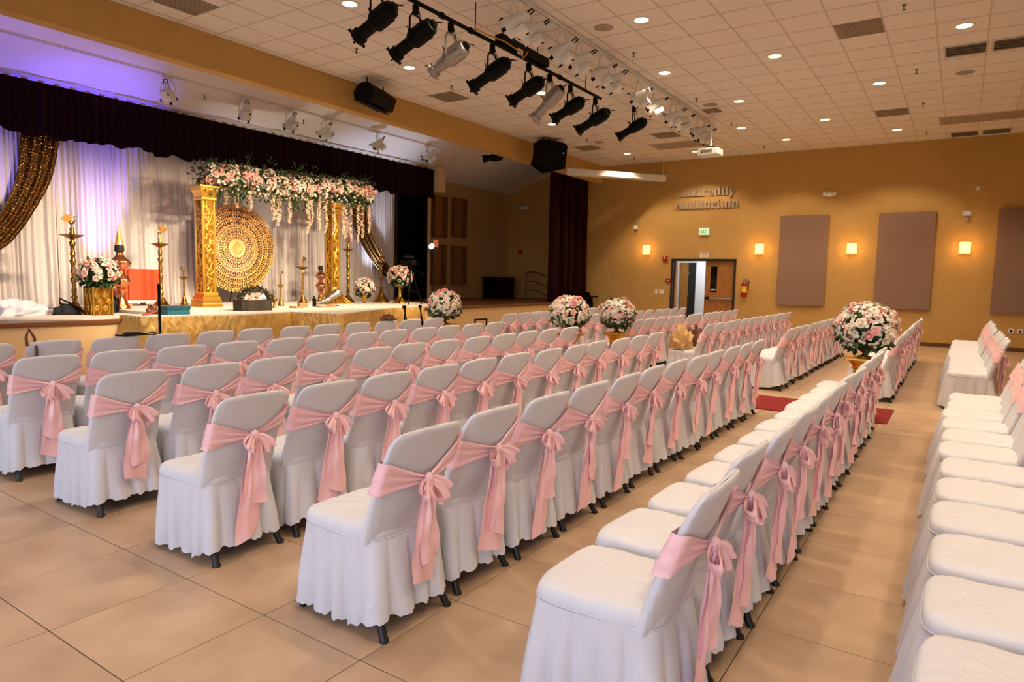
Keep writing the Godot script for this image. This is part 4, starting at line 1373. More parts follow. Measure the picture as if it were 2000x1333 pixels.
func oil_lamp(at: Vector3, h: float, plate_y: float, plate_r: float, label: String, m: Material, face := 1.0, beads := 6) -> void:
	var o := thing("oil_lamp", at, label, "oil lamp", "brass oil lamps on the stage")
	var k := h / 1.3
	part("base", lathem([[0.0, 0.0], [0.12 * k, 0.0], [0.125 * k, 0.03], [0.10 * k, 0.05], [0.07 * k, 0.10], [0.045 * k, 0.15], [0.03 * k, 0.17]], 22), m, o)
	var pr := [[0.03 * k, 0.17]]
	var y := 0.17
	var top := plate_y - 0.05
	for q in beads:
		var s := (top - 0.17) / beads
		pr.append_array([[0.022 * k, y + s * 0.12], [0.036 * k, y + s * 0.22], [0.030 * k, y + s * 0.32], [0.042 * k if q % 2 == 0 else 0.030 * k, y + s * 0.55], [0.020 * k, y + s * 0.85], [0.030 * k, y + s * 0.93]])
		y += s
	pr.append([0.03 * k, top])
	part("stem", lathem(pr, 16, 0.9), m, o)
	var pl := MB.new()
	var p := PackedVector3Array()
	for ring in [[0.0, plate_y - 0.05], [0.35, plate_y - 0.045], [0.7, plate_y - 0.015], [1.0, plate_y + 0.01], [0.97, plate_y + 0.014], [0.6, plate_y - 0.002], [0.0, plate_y - 0.01]]:
		for q in 40:
			var t := TAU * q / 40
			var rr: float = plate_r * ring[0] * (1.0 + (0.10 * pow(absf(cos(t * 2.5)), 4.0) if ring[0] > 0.8 else 0.0))
			p.append(Vector3(cos(t) * rr, ring[1], -sin(t) * rr))
	pl.patch(p, 7, 40, true)
	part("oil_dish", pl.mesh(), m, o)
	part("neck", lathem([[0.025 * k, plate_y - 0.01], [0.035 * k, plate_y + 0.03], [0.02 * k, plate_y + 0.06], [0.028 * k, plate_y + 0.10], [0.012 * k, plate_y + 0.13], [0.014 * k, h - 0.13 * k]], 14, 0.9), m, o)
	var b := MB.new()
	peacock(b, Vector3(0, h - 0.14 * k, 0), k * 0.85, face)
	part("peacock_finial", b.mesh(), m, o)

func kalash_tower(at: Vector3, h: float, with_cone: bool, label: String) -> void:
	var o := thing("copper_pot_tower", at, label, "ornament", "stacked copper pot ornaments")
	var k := h / 1.35
	var segs := [[0.0, 0.10, 0.06, 0.24], [0.30, 0.03, 0.155, 0.26], [0.60, 0.03, 0.16, 0.26]]
	part("bell_base", lathem([[0.0, 0.0], [0.14 * k, 0.0], [0.14 * k, 0.03 * k], [0.11 * k, 0.06 * k], [0.08 * k, 0.14 * k], [0.05 * k, 0.25 * k], [0.10 * k, 0.32 * k], [0.02 * k, 0.34 * k]], 22), M.copper, o)
	for q in 2:
		var y: float = (0.33 + 0.30 * q) * k
		var b := MB.new()
		var p := PackedVector3Array()
		for ring in [[0.05, 0.0], [0.10, 0.05], [0.17 if q == 1 else 0.15, 0.12], [0.13, 0.17], [0.07, 0.23], [0.045, 0.30]]:
			for w in 40:
				var t := TAU * w / 40
				var rr: float = ring[0] * k * (1.0 + 0.06 * cos(t * 10.0) * (1.0 if ring[1] > 0.02 and ring[1] < 0.25 else 0.0))
				p.append(Vector3(cos(t) * rr, y + ring[1] * k, -sin(t) * rr))
		b.patch(p, 6, 40, true)
		part("ribbed_pot", b.mesh(), M.copper, o)
	var y2 := 0.93 * k
	part("ribbon_band", lathem([[0.05 * k, y2], [0.075 * k, y2 + 0.02 * k], [0.07 * k, y2 + 0.11 * k], [0.05 * k, y2 + 0.12 * k]], 14), M.green_ribbon, o)
	if with_cone: part("cone_tip", lathem([[0.068 * k, y2 + 0.12 * k], [0.06 * k, y2 + 0.16 * k], [0.0, h]], 20), M.gold_pale, o)

func carving_mesh(w: float, h: float, sd: int) -> ArrayMesh:
	# vine relief for one face, in the xy plane, proud of z = 0
	var b := MB.new()
	var r := RandomNumberGenerator.new(); r.seed = sd
	var pts := []
	var n := int(h / 0.03)
	for q in n + 1:
		var y := h * q / n
		pts.append(Vector3(w * 0.27 * sin(y * TAU / 0.42), y, 0.004))
	b.tube(pts, 0.014, 6)
	var y := 0.06
	var s := 1.0
	while y < h - 0.08:
		var c := Vector3(-s * w * 0.17, y + 0.045, 0.004)
		var loop := []
		for q in 15:
			var t := q / 14.0
			var a := t * 5.2 * s
			loop.append(c + Vector3(cos(a) * w * 0.24 * (1.0 - 0.72 * t), sin(a) * w * 0.26 * (1.0 - 0.72 * t), 0.002))
		b.tube(loop, 0.0105, 5)
		for q in 8:
			var a := r.randf() * TAU
			var d := Vector3(cos(a), sin(a), 0)
			b.ball(c + d * w * 0.30 * r.randf_range(0.5, 1.0), Vector3(0.012, 0.030, 0.007), 4, 7, Basis(Vector3(0, 0, 1), a + r.randf_range(-0.5, 0.5)))
		y += 0.088
		s = -s
	return b.mesh()

func pillar(at: Vector3, w: float, top: float, label: String, feet: bool) -> void:
	var o := thing("carved_pillar", at, label, "pillar", "gold carved mandap pillars")
	var sq := func(prof: Array) -> ArrayMesh:
		var b := MB.new()
		for q in prof.size() - 1:
			var a: float = prof[q][0] * 0.5; var c: float = prof[q + 1][0] * 0.5
			var y0: float = prof[q][1]; var y1: float = prof[q + 1][1]
			for k in 4:
				var rot := Basis(Vector3.UP, k * PI / 2)
				b.quad(rot * Vector3(-a, y0, a), rot * Vector3(a, y0, a), rot * Vector3(c, y1, c), rot * Vector3(-c, y1, c))
		return b.mesh()
	var yb := 0.27
	part("base", sq.call([[w * 1.5, 0.0], [w * 1.5, 0.05], [w * 1.44, 0.065], [w * 1.46, 0.12], [w * 1.34, 0.14], [w * 1.30, 0.19], [w * 1.16, 0.205], [w * 1.12, 0.25], [w * 1.02, yb], [0.0, yb]]), M.gold, o)
	var cap := top - 0.26
	part("shaft", box_between(Vector3(-w / 2 + 0.015, yb, -w / 2 + 0.015), Vector3(w / 2 - 0.015, cap, w / 2 - 0.015)), M.gold_back, o)
	for q in 4:
		var sx := 1.0 if q & 1 else -1.0; var sz := 1.0 if q & 2 else -1.0
		part("corner_moulding", box_between(Vector3(sx * w / 2 - sx * 0.045, yb, sz * w / 2 - sz * 0.045), Vector3(sx * w / 2, cap, sz * w / 2), 0.008), M.gold, o)
	var cm := carving_mesh(w - 0.07, cap - yb - 0.02, 5)
	for q in 4:
		var c := part("vine_carving", cm, M.gold, o)
		c.transform = Transform3D(Basis(Vector3.UP, q * PI / 2), Basis(Vector3.UP, q * PI / 2) * Vector3(0, yb + 0.01, w / 2 - 0.014))
	part("capital", sq.call([[w * 1.0, cap], [w * 1.12, cap + 0.02], [w * 1.12, cap + 0.05], [w * 1.02, cap + 0.06], [w * 1.10, cap + 0.13], [w * 1.28, cap + 0.17], [w * 1.32, cap + 0.22], [w * 1.42, cap + 0.23], [w * 1.42, top], [0.0, top]]), M.gold, o)
	if feet:
		part("collar", lathem([[w * 0.95, 0.16], [w * 0.9, 0.20], [w * 0.72, 0.23], [w * 0.70, 0.29], [w * 0.62, 0.31], [w * 0.55, 0.36]], 28), M.gold, o)
		for q in 12:
			var a := TAU * q / 12.0
			var d := Vector3(cos(a), 0, sin(a))
			var sd := Vector3(-sin(a), 0, cos(a))
			var f := MB.new()
			f.tube([d * w * 0.75 + Vector3(0, 0.17, 0), d * w * 1.1 + Vector3(0, 0.12, 0), d * w * 1.45 + Vector3(0, 0.05, 0), d * w * 1.75 + Vector3(0, 0.015, 0)], [0.02, 0.016, 0.014, 0.02], 6)
			for s in [-1.0, 1.0]:
				f.tube([d * w * 0.9 + Vector3(0, 0.14, 0), d * w * 1.15 + sd * s * 0.05 + Vector3(0, 0.10, 0), d * w * 1.3 + sd * s * 0.07 + Vector3(0, 0.05, 0), d * w * 1.45 + sd * s * 0.04 + Vector3(0, 0.02, 0)], 0.010, 5)
			part("scroll_foot", f.mesh(), M.gold, o)

func mandala(at: Vector3, rad: float) -> void:
	var o := thing("mandala_disc", at, "large round gold mandala disc with pierced lace patterns", "ornament")
	var ring := func(r: float, t: float) -> ArrayMesh:
		var pts := []
		for q in 72: pts.append(Vector3(cos(TAU * q / 72) * r, sin(TAU * q / 72) * r, 0))
		return tubem(pts, t, 6, true)
	for s in [[0.155, 0.012], [0.20, 0.016], [0.335, 0.009], [0.47, 0.012], [0.55, 0.008], [0.70, 0.013], [0.83, 0.009], [0.955, 0.010]]:
		part("ring", ring.call(rad * s[0], s[1]), M.gold_pale, o)
	part("centre_boss", lathem([[0.15 * rad, 0.0], [0.145 * rad, 0.008], [0.105 * rad, 0.010], [0.10 * rad, 0.004], [0.085 * rad, 0.004], [0.08 * rad, 0.014], [0.04 * rad, 0.016], [0.03 * rad, 0.006], [0.0, 0.006]], 32), mat("gold_matte", Color(0.78, 0.58, 0.28), 0.55, 0.6), o).rotation.x = PI / 2
	# bands of pierced loops
	for s in [[0.155, 0.20, 28, 0.0], [0.20, 0.335, 18, 0.0], [0.335, 0.47, 24, 0.5], [0.47, 0.55, 36, 0.0], [0.55, 0.70, 32, 0.0], [0.70, 0.83, 40, 0.5], [0.83, 0.955, 46, 0.0], [0.955, 1.02, 60, 0.0]]:
		var b := MB.new()
		var r0: float = s[0] * rad; var r1: float = s[1] * rad
		for k in s[2]:
			var a: float = TAU * (k + s[3]) / s[2]
			var hw: float = PI / s[2] * 0.86
			var pts := []
			for q in 12:
				var t := TAU * q / 12
				var rr := lerpf(r0, r1, 0.5 - 0.5 * cos(t))
				var aa := a + hw * sin(t) * (0.55 + 0.45 * (rr - r0) / (r1 - r0))
				pts.append(Vector3(cos(aa) * rr, sin(aa) * rr, 0.003))
			b.tube(pts, 0.0095, 5, false, true)
			var mid := lerpf(r0, r1, 0.62)
			b.ball(Vector3(cos(a) * mid, sin(a) * mid, 0.004), Vector3(hw * mid * 0.42, (r1 - r0) * 0.17, 0.008), 4, 6, Basis(Vector3(0, 0, 1), a - PI / 2))
		part("lace_band", b.mesh(), M.gold_pale, o)
	var an := MB.new()
	var pp := PackedVector3Array()
	for rr in [0.16, 1.0]:
		for q in 72: pp.append(Vector3(cos(TAU * q / 72) * rr * rad, sin(TAU * q / 72) * rr * rad, -0.012))
	an.patch(pp, 2, 72, true, true)
	part("backing", an.mesh(), mat("mandala_hole_shade", Color(0.34, 0.23, 0.11), 0.7, 0.1), o)  # dark sheet paints the shade seen in the pierced holes
	part("stand_leg", tubem([Vector3(0, -0.2 * rad, -0.03), Vector3(0, RISER + 0.008 - at.y, -0.28)], 0.012), M.black, o)

func stage_decor() -> void:
	# riser with a gold gathered skirt
	var edge := [Vector2(3.1, -5.02), Vector2(3.1, -4.42), Vector2(3.7, -4.32), Vector2(4.35, -4.05), Vector2(5.2, -4.22), Vector2(5.47, -4.36), Vector2(5.72, -3.42), Vector2(7.9, -4.40), Vector2(9.15, -4.64), Vector2(9.2, -5.02)]
	var o := thing("stage_riser", Vector3.ZERO, "white carpeted riser in front of the stage with a gold gathered skirt", "platform")
	var poly := PackedVector2Array()
	for e in edge: poly.append(Vector2(e.x, -e.y))
	poly.append(Vector2(9.2, 7.9)); poly.append(Vector2(3.68, 7.9)); poly.append(Vector2(3.68, 5.02))
	if Geometry2D.is_polygon_clockwise(poly): poly.reverse()
	var b := MB.new()
	b.extrude(poly, 0.05, Transform3D(Basis(Vector3.RIGHT, -PI / 2), Vector3(0, RISER - 0.05, 0)))
	part("carpet_top", b.mesh(), M.carpet_white, o)
	b = MB.new()
	var inner := PackedVector2Array()
	for e in edge: inner.append(Vector2(lerpf(e.x, 6.1, 0.03), -minf(e.y - 0.08, -4.97)))
	inner[0].y = 4.95; inner[inner.size() - 1].y = 4.95
	var path := []
	var along := 0.0
	var nz := noise(2.2, 44, 3)
	for q in edge.size() - 1:
		var a: Vector2 = edge[q]; var c: Vector2 = edge[q + 1]
		var n := int(ceil(a.distance_to(c) / 0.02))
		var d := (c - a).normalized()
		var out := Vector2(-d.y, d.x)
		if out.y < 0 and absf(d.x) > 0.3: out = -out
		if q == 0: out = Vector2(-1, 0)
		if q == edge.size() - 2: out = Vector2(1, 0)
		for k in n: path.append([a.lerp(c, float(k) / n), out, along + a.distance_to(c) * k / n])
		along += a.distance_to(c)
	var p := PackedVector3Array()
	var rows := 26
	for j in rows:
		var t := float(j) / (rows - 1)
		for s in path:
			var cr := 0.05 - 0.13 * absf(nz.get_noise_2d(s[2] * 4.0 + 1.5 * t, t * 0.8)) - 0.07 * absf(nz.get_noise_2d(s[2] * 9.0 + 50 - 2.0 * t, t * 1.6)) + 0.02 * nz.get_noise_2d(s[2] * 16.0, t * 4.0)
			var off: float = 0.012 + (0.45 + 0.55 * t) * (0.05 + cr)
			var g: Vector2 = s[0] + s[1] * maxf(off, 0.004)
			p.append(Vector3(g.x, lerpf(RISER - 0.005, 0.012, t), g.y))
	b.patch(p, rows, path.size(), false, true)
	part("gathered_skirt", b.mesh(), M.gold_cloth, o)
	b = MB.new()
	for e in [Vector2(3.3, -4.6), Vector2(4.4, -4.3), Vector2(5.7, -3.75), Vector2(7.6, -4.5), Vector2(9.0, -4.8)]: b.box(Vector3(e.x, 0.415, e.y), Vector3(0.05, 0.83, 0.05))
	part("frame", b.mesh(), M.steel_dull, o)
	o = thing("white_carpet", Vector3.ZERO, "white carpet laid on the stage deck left of the riser", "carpet")
	b = MB.new()
	b.extrude(PackedVector2Array([Vector2(1.9, 5.75), Vector2(2.62, 5.08), Vector2(3.67, 5.08), Vector2(3.67, 7.9), Vector2(1.0, 7.9), Vector2(1.0, 5.9)]), 0.012, Transform3D(Basis(Vector3.RIGHT, -PI / 2), Vector3(0, STAGE, 0)))
	part("pile", b.mesh(), M.carpet_white, o)
	b = MB.new()
	b.extrude(PackedVector2Array([Vector2(9.22, 5.08), Vector2(9.9, 5.08), Vector2(10.6, 5.9), Vector2(11.0, 7.9), Vector2(9.22, 7.9)]), 0.055, Transform3D(Basis(Vector3.RIGHT, -PI / 2), Vector3(0, STAGE, 0)))
	o = thing("white_carpet", Vector3.ZERO, "white carpeted boards right of the riser under the vases", "carpet")
	part("boards", b.mesh(), M.carpet_white, o)
	# gold swags on the drape
	swag("sequin_swag", Vector3(0, 0, -8.27), "sparkling gold sequin swag sweeping down at the left", [[3.16, 3.85], [3.08, 3.2], [2.96, 2.75], [2.77, 2.37], [2.4, 2.0], [1.7, 1.7]], [[3.76, 3.85], [3.60, 3.1], [3.34, 2.55], [3.05, 2.08], [2.75, 1.78], [1.9, 1.35]], 7, 2600, 5)
	swag("sequin_swag", Vector3(0, 0, -8.27), "gold sequin swag at the right behind the second pillar", [[10.15, 3.85], [10.45, 2.85], [10.95, 2.1], [11.55, 1.55], [12.1, 1.25]], [[10.95, 3.85], [11.05, 2.9], [11.40, 2.25], [11.85, 1.75], [12.15, 1.55]], 6, 1500, 6)
	# pillars, mandala, flower canopy
	pillar(Vector3(5.33, RISER, -6.52), 0.255, 2.17, "left gold carved square pillar of the wedding canopy", false)
	pillar(Vector3(8.30, RISER, -6.52), 0.235, 2.17, "right gold carved pillar with scrolled feet under the flowers", true)
	mandala(Vector3(6.80, 2.02, -7.75), 0.90)
	o = thing("flower_canopy", Vector3(0, 0, -6.5), "long garland of roses and greenery across both gold pillars", "flowers")
	part("support_bar", tubem([Vector3(5.2, 3.075, 0), Vector3(9.2, 3.075, 0)], 0.02), M.gold, o)
	var r := RandomNumberGenerator.new(); r.seed = 321
	var pool := [M.rose_cream, M.rose_cream, M.rose_blush, M.rose_blush, M.rose_pink, M.rose_peach]
	for q in 298:
		var t := r.randf()
		var x := lerpf(5.28, 9.32, t)
		var cy := lerpf(3.24, 3.36, t) + 0.035 * sin(t * 9.0)
		var a := r.randf_range(-0.5, PI + 0.25)      # mostly the front and top
		var ry := 0.215 * (1.0 - 0.25 * pow(absf(t * 2 - 1), 6.0)); var rz := 0.24
		var dir := Vector3(0, cos(a - 0.2), sin(a - 0.2) * 1.0)
		var at := Vector3(x, cy + dir.y * ry * r.randf_range(0.35, 1.0), dir.z * rz * r.randf_range(0.85, 1.05))
		var rs := part("rose", blooms.rose[r.randi() % 3], pool[r.randi() % 6], o, at)
		rs.basis = aim((dir + Vector3(r.randf_range(-0.5, 0.5), r.randf_range(-0.3, 0.4), 0.4)).normalized()).scaled(Vector3.ONE * r.randf_range(0.046, 0.078))
	b = MB.new()
	for q in 2600:
		var t := r.randf()
		var x := lerpf(5.22, 9.36, t)
		var cy := lerpf(3.19, 3.33, t)
		var a := r.randf() * TAU
		var dir := Vector3(r.randf_range(-0.4, 0.4), sin(a), cos(a))
		var k := r.randf_range(0.3, 1.12)
		add_leaf(b, Vector3(x, cy + 0.02 + dir.y * 0.27 * k, dir.z * 0.25 * k), dir + Vector3(r.randf_range(-0.8, 0.8), r.randf_range(-0.7, 0.3), r.randf_range(-0.3, 0.6)), r.randf_range(0.06, 0.13), r.randf() * TAU)
	for q in 26:    # trailing sprigs
		var x := r.randf_range(5.4, 9.2)
		var y := 2.98 if r.randf() < 0.6 else 3.58
		var sgn := -1.0 if y < 3.2 else 0.8
		for k in 9: add_leaf(b, Vector3(x + 0.02 * k * sin(q), y + sgn * 0.02 * k, r.randf_range(0.0, 0.2)), Vector3(r.randf_range(-1, 1), sgn, r.randf_range(-0.2, 0.8)), r.randf_range(0.05, 0.09), r.randf() * TAU)
	tag(part("foliage", b.mesh(), M.leaf, o), "", "", "", "stuff")
	b = MB.new()
	for q in 420:
		var t := r.randf()
		var a := r.randf_range(-0.3, PI)
		add_blossom(b, Vector3(lerpf(5.25, 9.34, t), lerpf(3.19, 3.33, t) + cos(a) * 0.29, sin(a) * 0.26), Vector3(r.randf_range(-0.4, 0.4), cos(a), sin(a)), r.randf_range(0.016, 0.03), r)
	tag(part("small_blossoms", b.mesh(), M.blossom, o), "", "", "", "stuff")
	for s in [[5.68, 0.22], [5.98, 0.24], [6.14, 0.30], [6.62, 0.42], [6.86, 0.52], [6.93, 0.40], [7.14, 0.46], [7.50, 0.62], [7.56, 0.45], [7.78, 0.52], [8.00, 0.58], [8.2, 0.60], [8.55, 0.58], [8.62, 0.5], [8.74, 0.62], [8.84, 0.70], [8.93, 0.74], [9.02, 0.62], [9.2, 0.52], [8.68, 0.66]]:
		var w := part("hanging_strand", blooms.strand[r.randi() % 4], M.wisteria, o, Vector3(s[0], 3.05, r.randf_range(-0.08, 0.2)))
		w.scale = Vector3(1.0, s[1] + 0.08, 1.0)
	# lamps and ornaments, left to right
	var lv := STAGE + 0.012
	oil_lamp(Vector3(3.16, lv, -6.6), 1.52, 1.20, 0.17, "tall brass oil lamp at the left with a peacock on top", M.brass, 1.0, 7)
	oil_lamp(Vector3(4.70, RISER, -6.9), 1.43, 1.10, 0.14, "tall brass oil lamp beside the orange screen", M.brass, -1.0, 6)
	oil_lamp(Vector3(5.30, RISER, -7.2), 0.70, 0.52, 0.095, "small thin brass oil lamp left of the left pillar", M.brass, 1.0, 4)
	oil_lamp(Vector3(7.88, RISER, -7.0), 0.99, 0.77, 0.135, "middle brass oil lamp between mandala and right pillar", M.brass, -1.0, 5)
	oil_lamp(Vector3(9.0, RISER, -6.8), 1.50, 1.21, 0.14, "tall brass oil lamp right of the right pillar", M.brass, -1.0, 7)
	oil_lamp(Vector3(6.62, RISER, -6.1), 0.66, 0.40, 0.07, "short ornate brass lamp with a dark foot below the mandala", M.brass, -1.0, 3)
	kalash_tower(Vector3(3.86, RISER, -6.6), 1.34, true, "stacked copper pots with a gold cone tip at the left")
	kalash_tower(Vector3(8.72, RISER, -7.4), 1.06, false, "stacked copper pots behind the right pillar")
	# tiered lamp
	o = thing("tiered_lamp", Vector3(9.86, STAGE + 0.055, -6.6), "brass tiered lamp with five oil trays right of the roses", "oil lamp")
	part("base", lathem([[0.0, 0.0], [0.20, 0.0], [0.20, 0.03], [0.13, 0.10], [0.07, 0.2], [0.03, 0.3]], 24), M.brass, o)
	part("stem", lathem([[0.028, 0.3], [0.022, 0.5], [0.035, 0.55], [0.022, 0.7], [0.032, 0.78], [0.02, 0.95], [0.028, 1.0], [0.014, 1.2], [0.03, 1.25], [0.0, 1.34]], 16, 0.9), M.brass, o)
	for s in [[0.34, 0.20], [0.56, 0.165], [0.75, 0.14], [0.92, 0.12], [1.08, 0.10]]: part("oil_tray", lathem([[0.02, s[0] - 0.02], [s[1] * 0.7, s[0] - 0.012], [s[1], s[0] + 0.008], [s[1] * 0.9, s[0] + 0.004], [0.02, s[0]]], 24), M.brass, o)
	# vases with flowers
	o = thing("carved_box_vase", Vector3(3.19, lv, -5.9), "square gold filigree vase filled with cream and pink roses", "vase")
	part("box", box_between(Vector3(-0.13, 0, -0.13), Vector3(0.13, 0.42, 0.13)), M.gold_back, o)
	var cm := carving_mesh(0.13, 0.40, 9)
	for q in 4:
		var c := part("filigree", cm, M.gold, o)
		c.transform = Transform3D(Basis(Vector3.UP, q * PI / 2), Basis(Vector3.UP, q * PI / 2) * Vector3(-0.062, 0.01, 0.13))
		c = part("filigree", cm, M.gold, o)
		c.transform = Transform3D(Basis(Vector3.UP, q * PI / 2), Basis(Vector3.UP, q * PI / 2) * Vector3(0.062, 0.01, 0.13))
		var sx := 1.0 if q & 1 else -1.0; var sz := 1.0 if q & 2 else -1.0
		part("corner_post", box_between(Vector3(sx * 0.125, 0, sz * 0.125), Vector3(sx * 0.145, 0.43, sz * 0.145)), M.gold, o)
	o = thing("flower_arrangement", Vector3(3.19, lv + 0.435, -5.9), "cream and blush rose bouquet standing in the square gold vase", "flowers")
	flower_mass(o, Vector3(0, 0.20, 0), Vector3(0.27, 0.22, 0.27), 70, 300, 60, 0.050, 71, [6, 4, 2, 1], -0.35)
	o = thing("flower_vase", Vector3(8.93, RISER, -6.2), "small gold cup vase with a loose rose bouquet", "vase")
	part("cup", lathem([[0.0, 0.0], [0.06, 0.0], [0.06, 0.012], [0.022, 0.03], [0.02, 0.05], [0.05, 0.10], [0.065, 0.19], [0.072, 0.20]], 20), M.gold, o)
	o = thing("flower_arrangement", Vector3(8.93, RISER + 0.19, -6.2), "small round rose bouquet in the gold cup near the right pillar", "flowers")
	flower_mass(o, Vector3(0, 0.17, 0), Vector3(0.21, 0.20, 0.21), 38, 160, 60, 0.050, 72, [5, 3, 1, 1], -0.6)
	o = thing("flower_vase", Vector3(10.03, STAGE + 0.055, -6.15), "tall gold trumpet vase at the right end of the stage", "vase")
	part("body", lathem([[0.0, 0.0], [0.17, 0.0], [0.17, 0.02], [0.11, 0.06], [0.06, 0.13], [0.032, 0.2], [0.03, 0.34], [0.06, 0.38], [0.13, 0.40], [0.14, 0.44]], 24), M.gold, o)
	o = thing("flower_arrangement", Vector3(10.03, STAGE + 0.495, -6.15), "round rose bouquet on the tall gold trumpet vase", "flowers")
	flower_mass(o, Vector3(0, 0.19, 0), Vector3(0.28, 0.24, 0.28), 60, 240, 110, 0.052, 73, [5, 3, 2, 2], -0.5)
	# orange screen chair
	o = thing("orange_panel_chair", Vector3(4.60, RISER, -7.3), "orange upholstered low chair seen from behind on the stage", "chair")
	part("backrest", box_between(Vector3(-0.28, 0.10, 0.0), Vector3(0.28, 0.66, 0.05), 0.012), M.orange_cloth, o)
	part("side", box_between(Vector3(-0.33, 0.10, -0.22), Vector3(-0.28, 0.66, 0.03), 0.012), M.orange_cloth, o)
	part("seat", box_between(Vector3(-0.28, 0.10, -0.55), Vector3(0.28, 0.30, 0.0), 0.012), M.orange_cloth, o)
	part("rail", box_between(Vector3(-0.30, 0.06, -0.5), Vector3(0.29, 0.10, 0.04)), M.white_cloth, o)
	for s in [[-0.25, 0.0], [0.24, 0.0], [-0.25, -0.5], [0.24, -0.5]]: part("leg", box_between(Vector3(s[0] - 0.035, 0, s[1] - 0.03), Vector3(s[0] + 0.035, 0.06, s[1] + 0.03)), M.cardboard, o)
	# teal box
	o = thing("shoe_box", Vector3(3.68, RISER, -4.68), "teal cardboard box with a lid at the riser's front edge", "box")
	part("body", box_between(Vector3(-0.17, 0, -0.11), Vector3(0.17, 0.10, 0.11), 0.003), M.teal, o)
	part("lid", box_between(Vector3(-0.178, 0.075, -0.118), Vector3(0.178, 0.125, 0.118), 0.003), M.teal_dark, o)
	# planter basket with arch of moss and roses
	o = thing("planter_basket", Vector3(5.22, RISER, -5.0), "dark wooden planter with a mossy arch and pink roses", "planter")
	b = MB.new()
	for q in 14:
		b.box(Vector3(-0.27 + 0.0415 * q, 0.09, 0.12), Vector3(0.037, 0.18, 0.02), Basis(), 0.004)
		b.box(Vector3(-0.27 + 0.0415 * q, 0.09, -0.12), Vector3(0.037, 0.18, 0.02), Basis(), 0.004)
	part("slat_sides", b.mesh(), M.bark, o)
	b = MB.new()
	for s in [-1, 1]: b.box(Vector3(0.28 * s, 0.09, 0), Vector3(0.02, 0.18, 0.24), Basis(), 0.004)
	b.box(Vector3(0, 0.02, 0), Vector3(0.56, 0.03, 0.22))
	part("ends", b.mesh(), M.bark, o)
	b = MB.new()
	for q in 420:
		var t := r.randf()
		var a := PI * t
		var at := Vector3(-cos(a) * 0.30, 0.14 + sin(a) * 0.22, r.randf_range(-0.06, 0.10))
		add_leaf(b, at + Vector3(r.randf_range(-0.04, 0.04), r.randf_range(-0.04, 0.04), 0), Vector3(r.randf_range(-1, 1), r.randf_range(-0.4, 1), r.randf_range(-0.2, 1)), r.randf_range(0.04, 0.08), r.randf() * TAU)
	tag(part("moss_arch", b.mesh(), mat("moss", Color(0.22, 0.20, 0.09), 0.85), o), "", "", "", "stuff")
	for q in 7:
		var rs := part("rose", blooms.rose[q % 3], [M.rose_pink, M.rose_peach, M.rose_blush][q % 3], o, Vector3(-0.12 + 0.045 * q, 0.20 + 0.05 * sin(q * 1.9), 0.06))
		rs.basis = aim(Vector3(0.2 * sin(q), 0.5, 1)).scaled(Vector3.ONE * 0.045)
	part("shell", tubem([Vector3(0.05, 0.19, 0.05), Vector3(0.15, 0.24, 0.06), Vector3(0.22, 0.19, 0.05)], [0.02, 0.06, 0.02], 10), M.white_cloth, o)
	# small brass figure and clutter
	o = thing("brass_figurine", Vector3(6.02, RISER, -5.5), "small round brass figurine on the riser", "figurine")
	part("body", lathem([[0.0, 0.0], [0.04, 0.0], [0.04, 0.012], [0.018, 0.04], [0.02, 0.09], [0.05, 0.13], [0.055, 0.17], [0.03, 0.21], [0.0, 0.215]], 16), M.brass, o)
	part("stick", tubem([Vector3(-0.03, 0.05, 0.03), Vector3(-0.26, 0.008, 0.10)], 0.007, 6), M.orange_cloth, o)
	o = thing("dark_bottle", Vector3(7.02, RISER, -5.6), "dark bottle standing among small items on the riser", "bottle")
	part("glass", lathem([[0.0, 0.0], [0.04, 0.0], [0.042, 0.02], [0.042, 0.14], [0.03, 0.16], [0.014, 0.18], [0.014, 0.21], [0.0, 0.21]], 14), M.black, o)
	o = thing("drinking_glass", Vector3(6.86, RISER, -5.5), "clear drinking glass beside the dark bottle", "glass")
	part("glass", lathem([[0.0, 0.0], [0.03, 0.0], [0.035, 0.12], [0.032, 0.12], [0.028, 0.01], [0.0, 0.01]], 14), M.pane, o)
	for s in [[6.38, -5.33, 0.22, 0.03, 0.16, 0.2, "flat cardboard piece left of the bottle"], [6.62, -5.45, 0.16, 0.07, 0.12, -0.3, "small tan cardboard box left of the bottle"], [6.95, -5.25, 0.26, 0.025, 0.16, 0.1, "flat tan tray in front of the bottle"], [7.22, -5.35, 0.20, 0.05, 0.14, 0.5, "small tan box right of the bottle"]]:
		o = thing("small_carton", Vector3(s[0], RISER, s[1]), s[6], "box", "", s[5])
		part("body", box_between(Vector3(-s[2] / 2, 0, -s[4] / 2), Vector3(s[2] / 2, s[3], s[4] / 2), 0.003), M.cardboard, o)
		part("flap", box_between(Vector3(-s[2] / 2, s[3], -s[4] / 2), Vector3(-s[2] / 2 + 0.06, s[3] + 0.006, s[4] / 2)), M.beige_cloth, o)
	o = thing("dark_saucer", Vector3(7.5, RISER, -5.55), "thin dark saucer on the riser right of the cartons", "dish")
	part("dish", lathem([[0.0, 0.0], [0.06, 0.0], [0.10, 0.015], [0.09, 0.015], [0.0, 0.006]], 18), M.brown_leather, o)
	o = thing("silver_horn", Vector3(7.85, RISER, -6.2), "ornate silver horn lying at the foot of the right pillar", "ornament")
	b = MB.new()
	var hp := []; var hr := []
	for q in 16:
		var t := q / 15.0
		hp.append(Vector3(-0.28 + 0.56 * t, 0.045 + 0.20 * t * t, 0.02 * sin(q)))
		hr.append((0.02 + 0.07 * t) * (1.0 + 0.10 * (q % 2)))
	b.tube(hp, hr, 14)
	part("horn", b.mesh(), M.steel_dull, o)
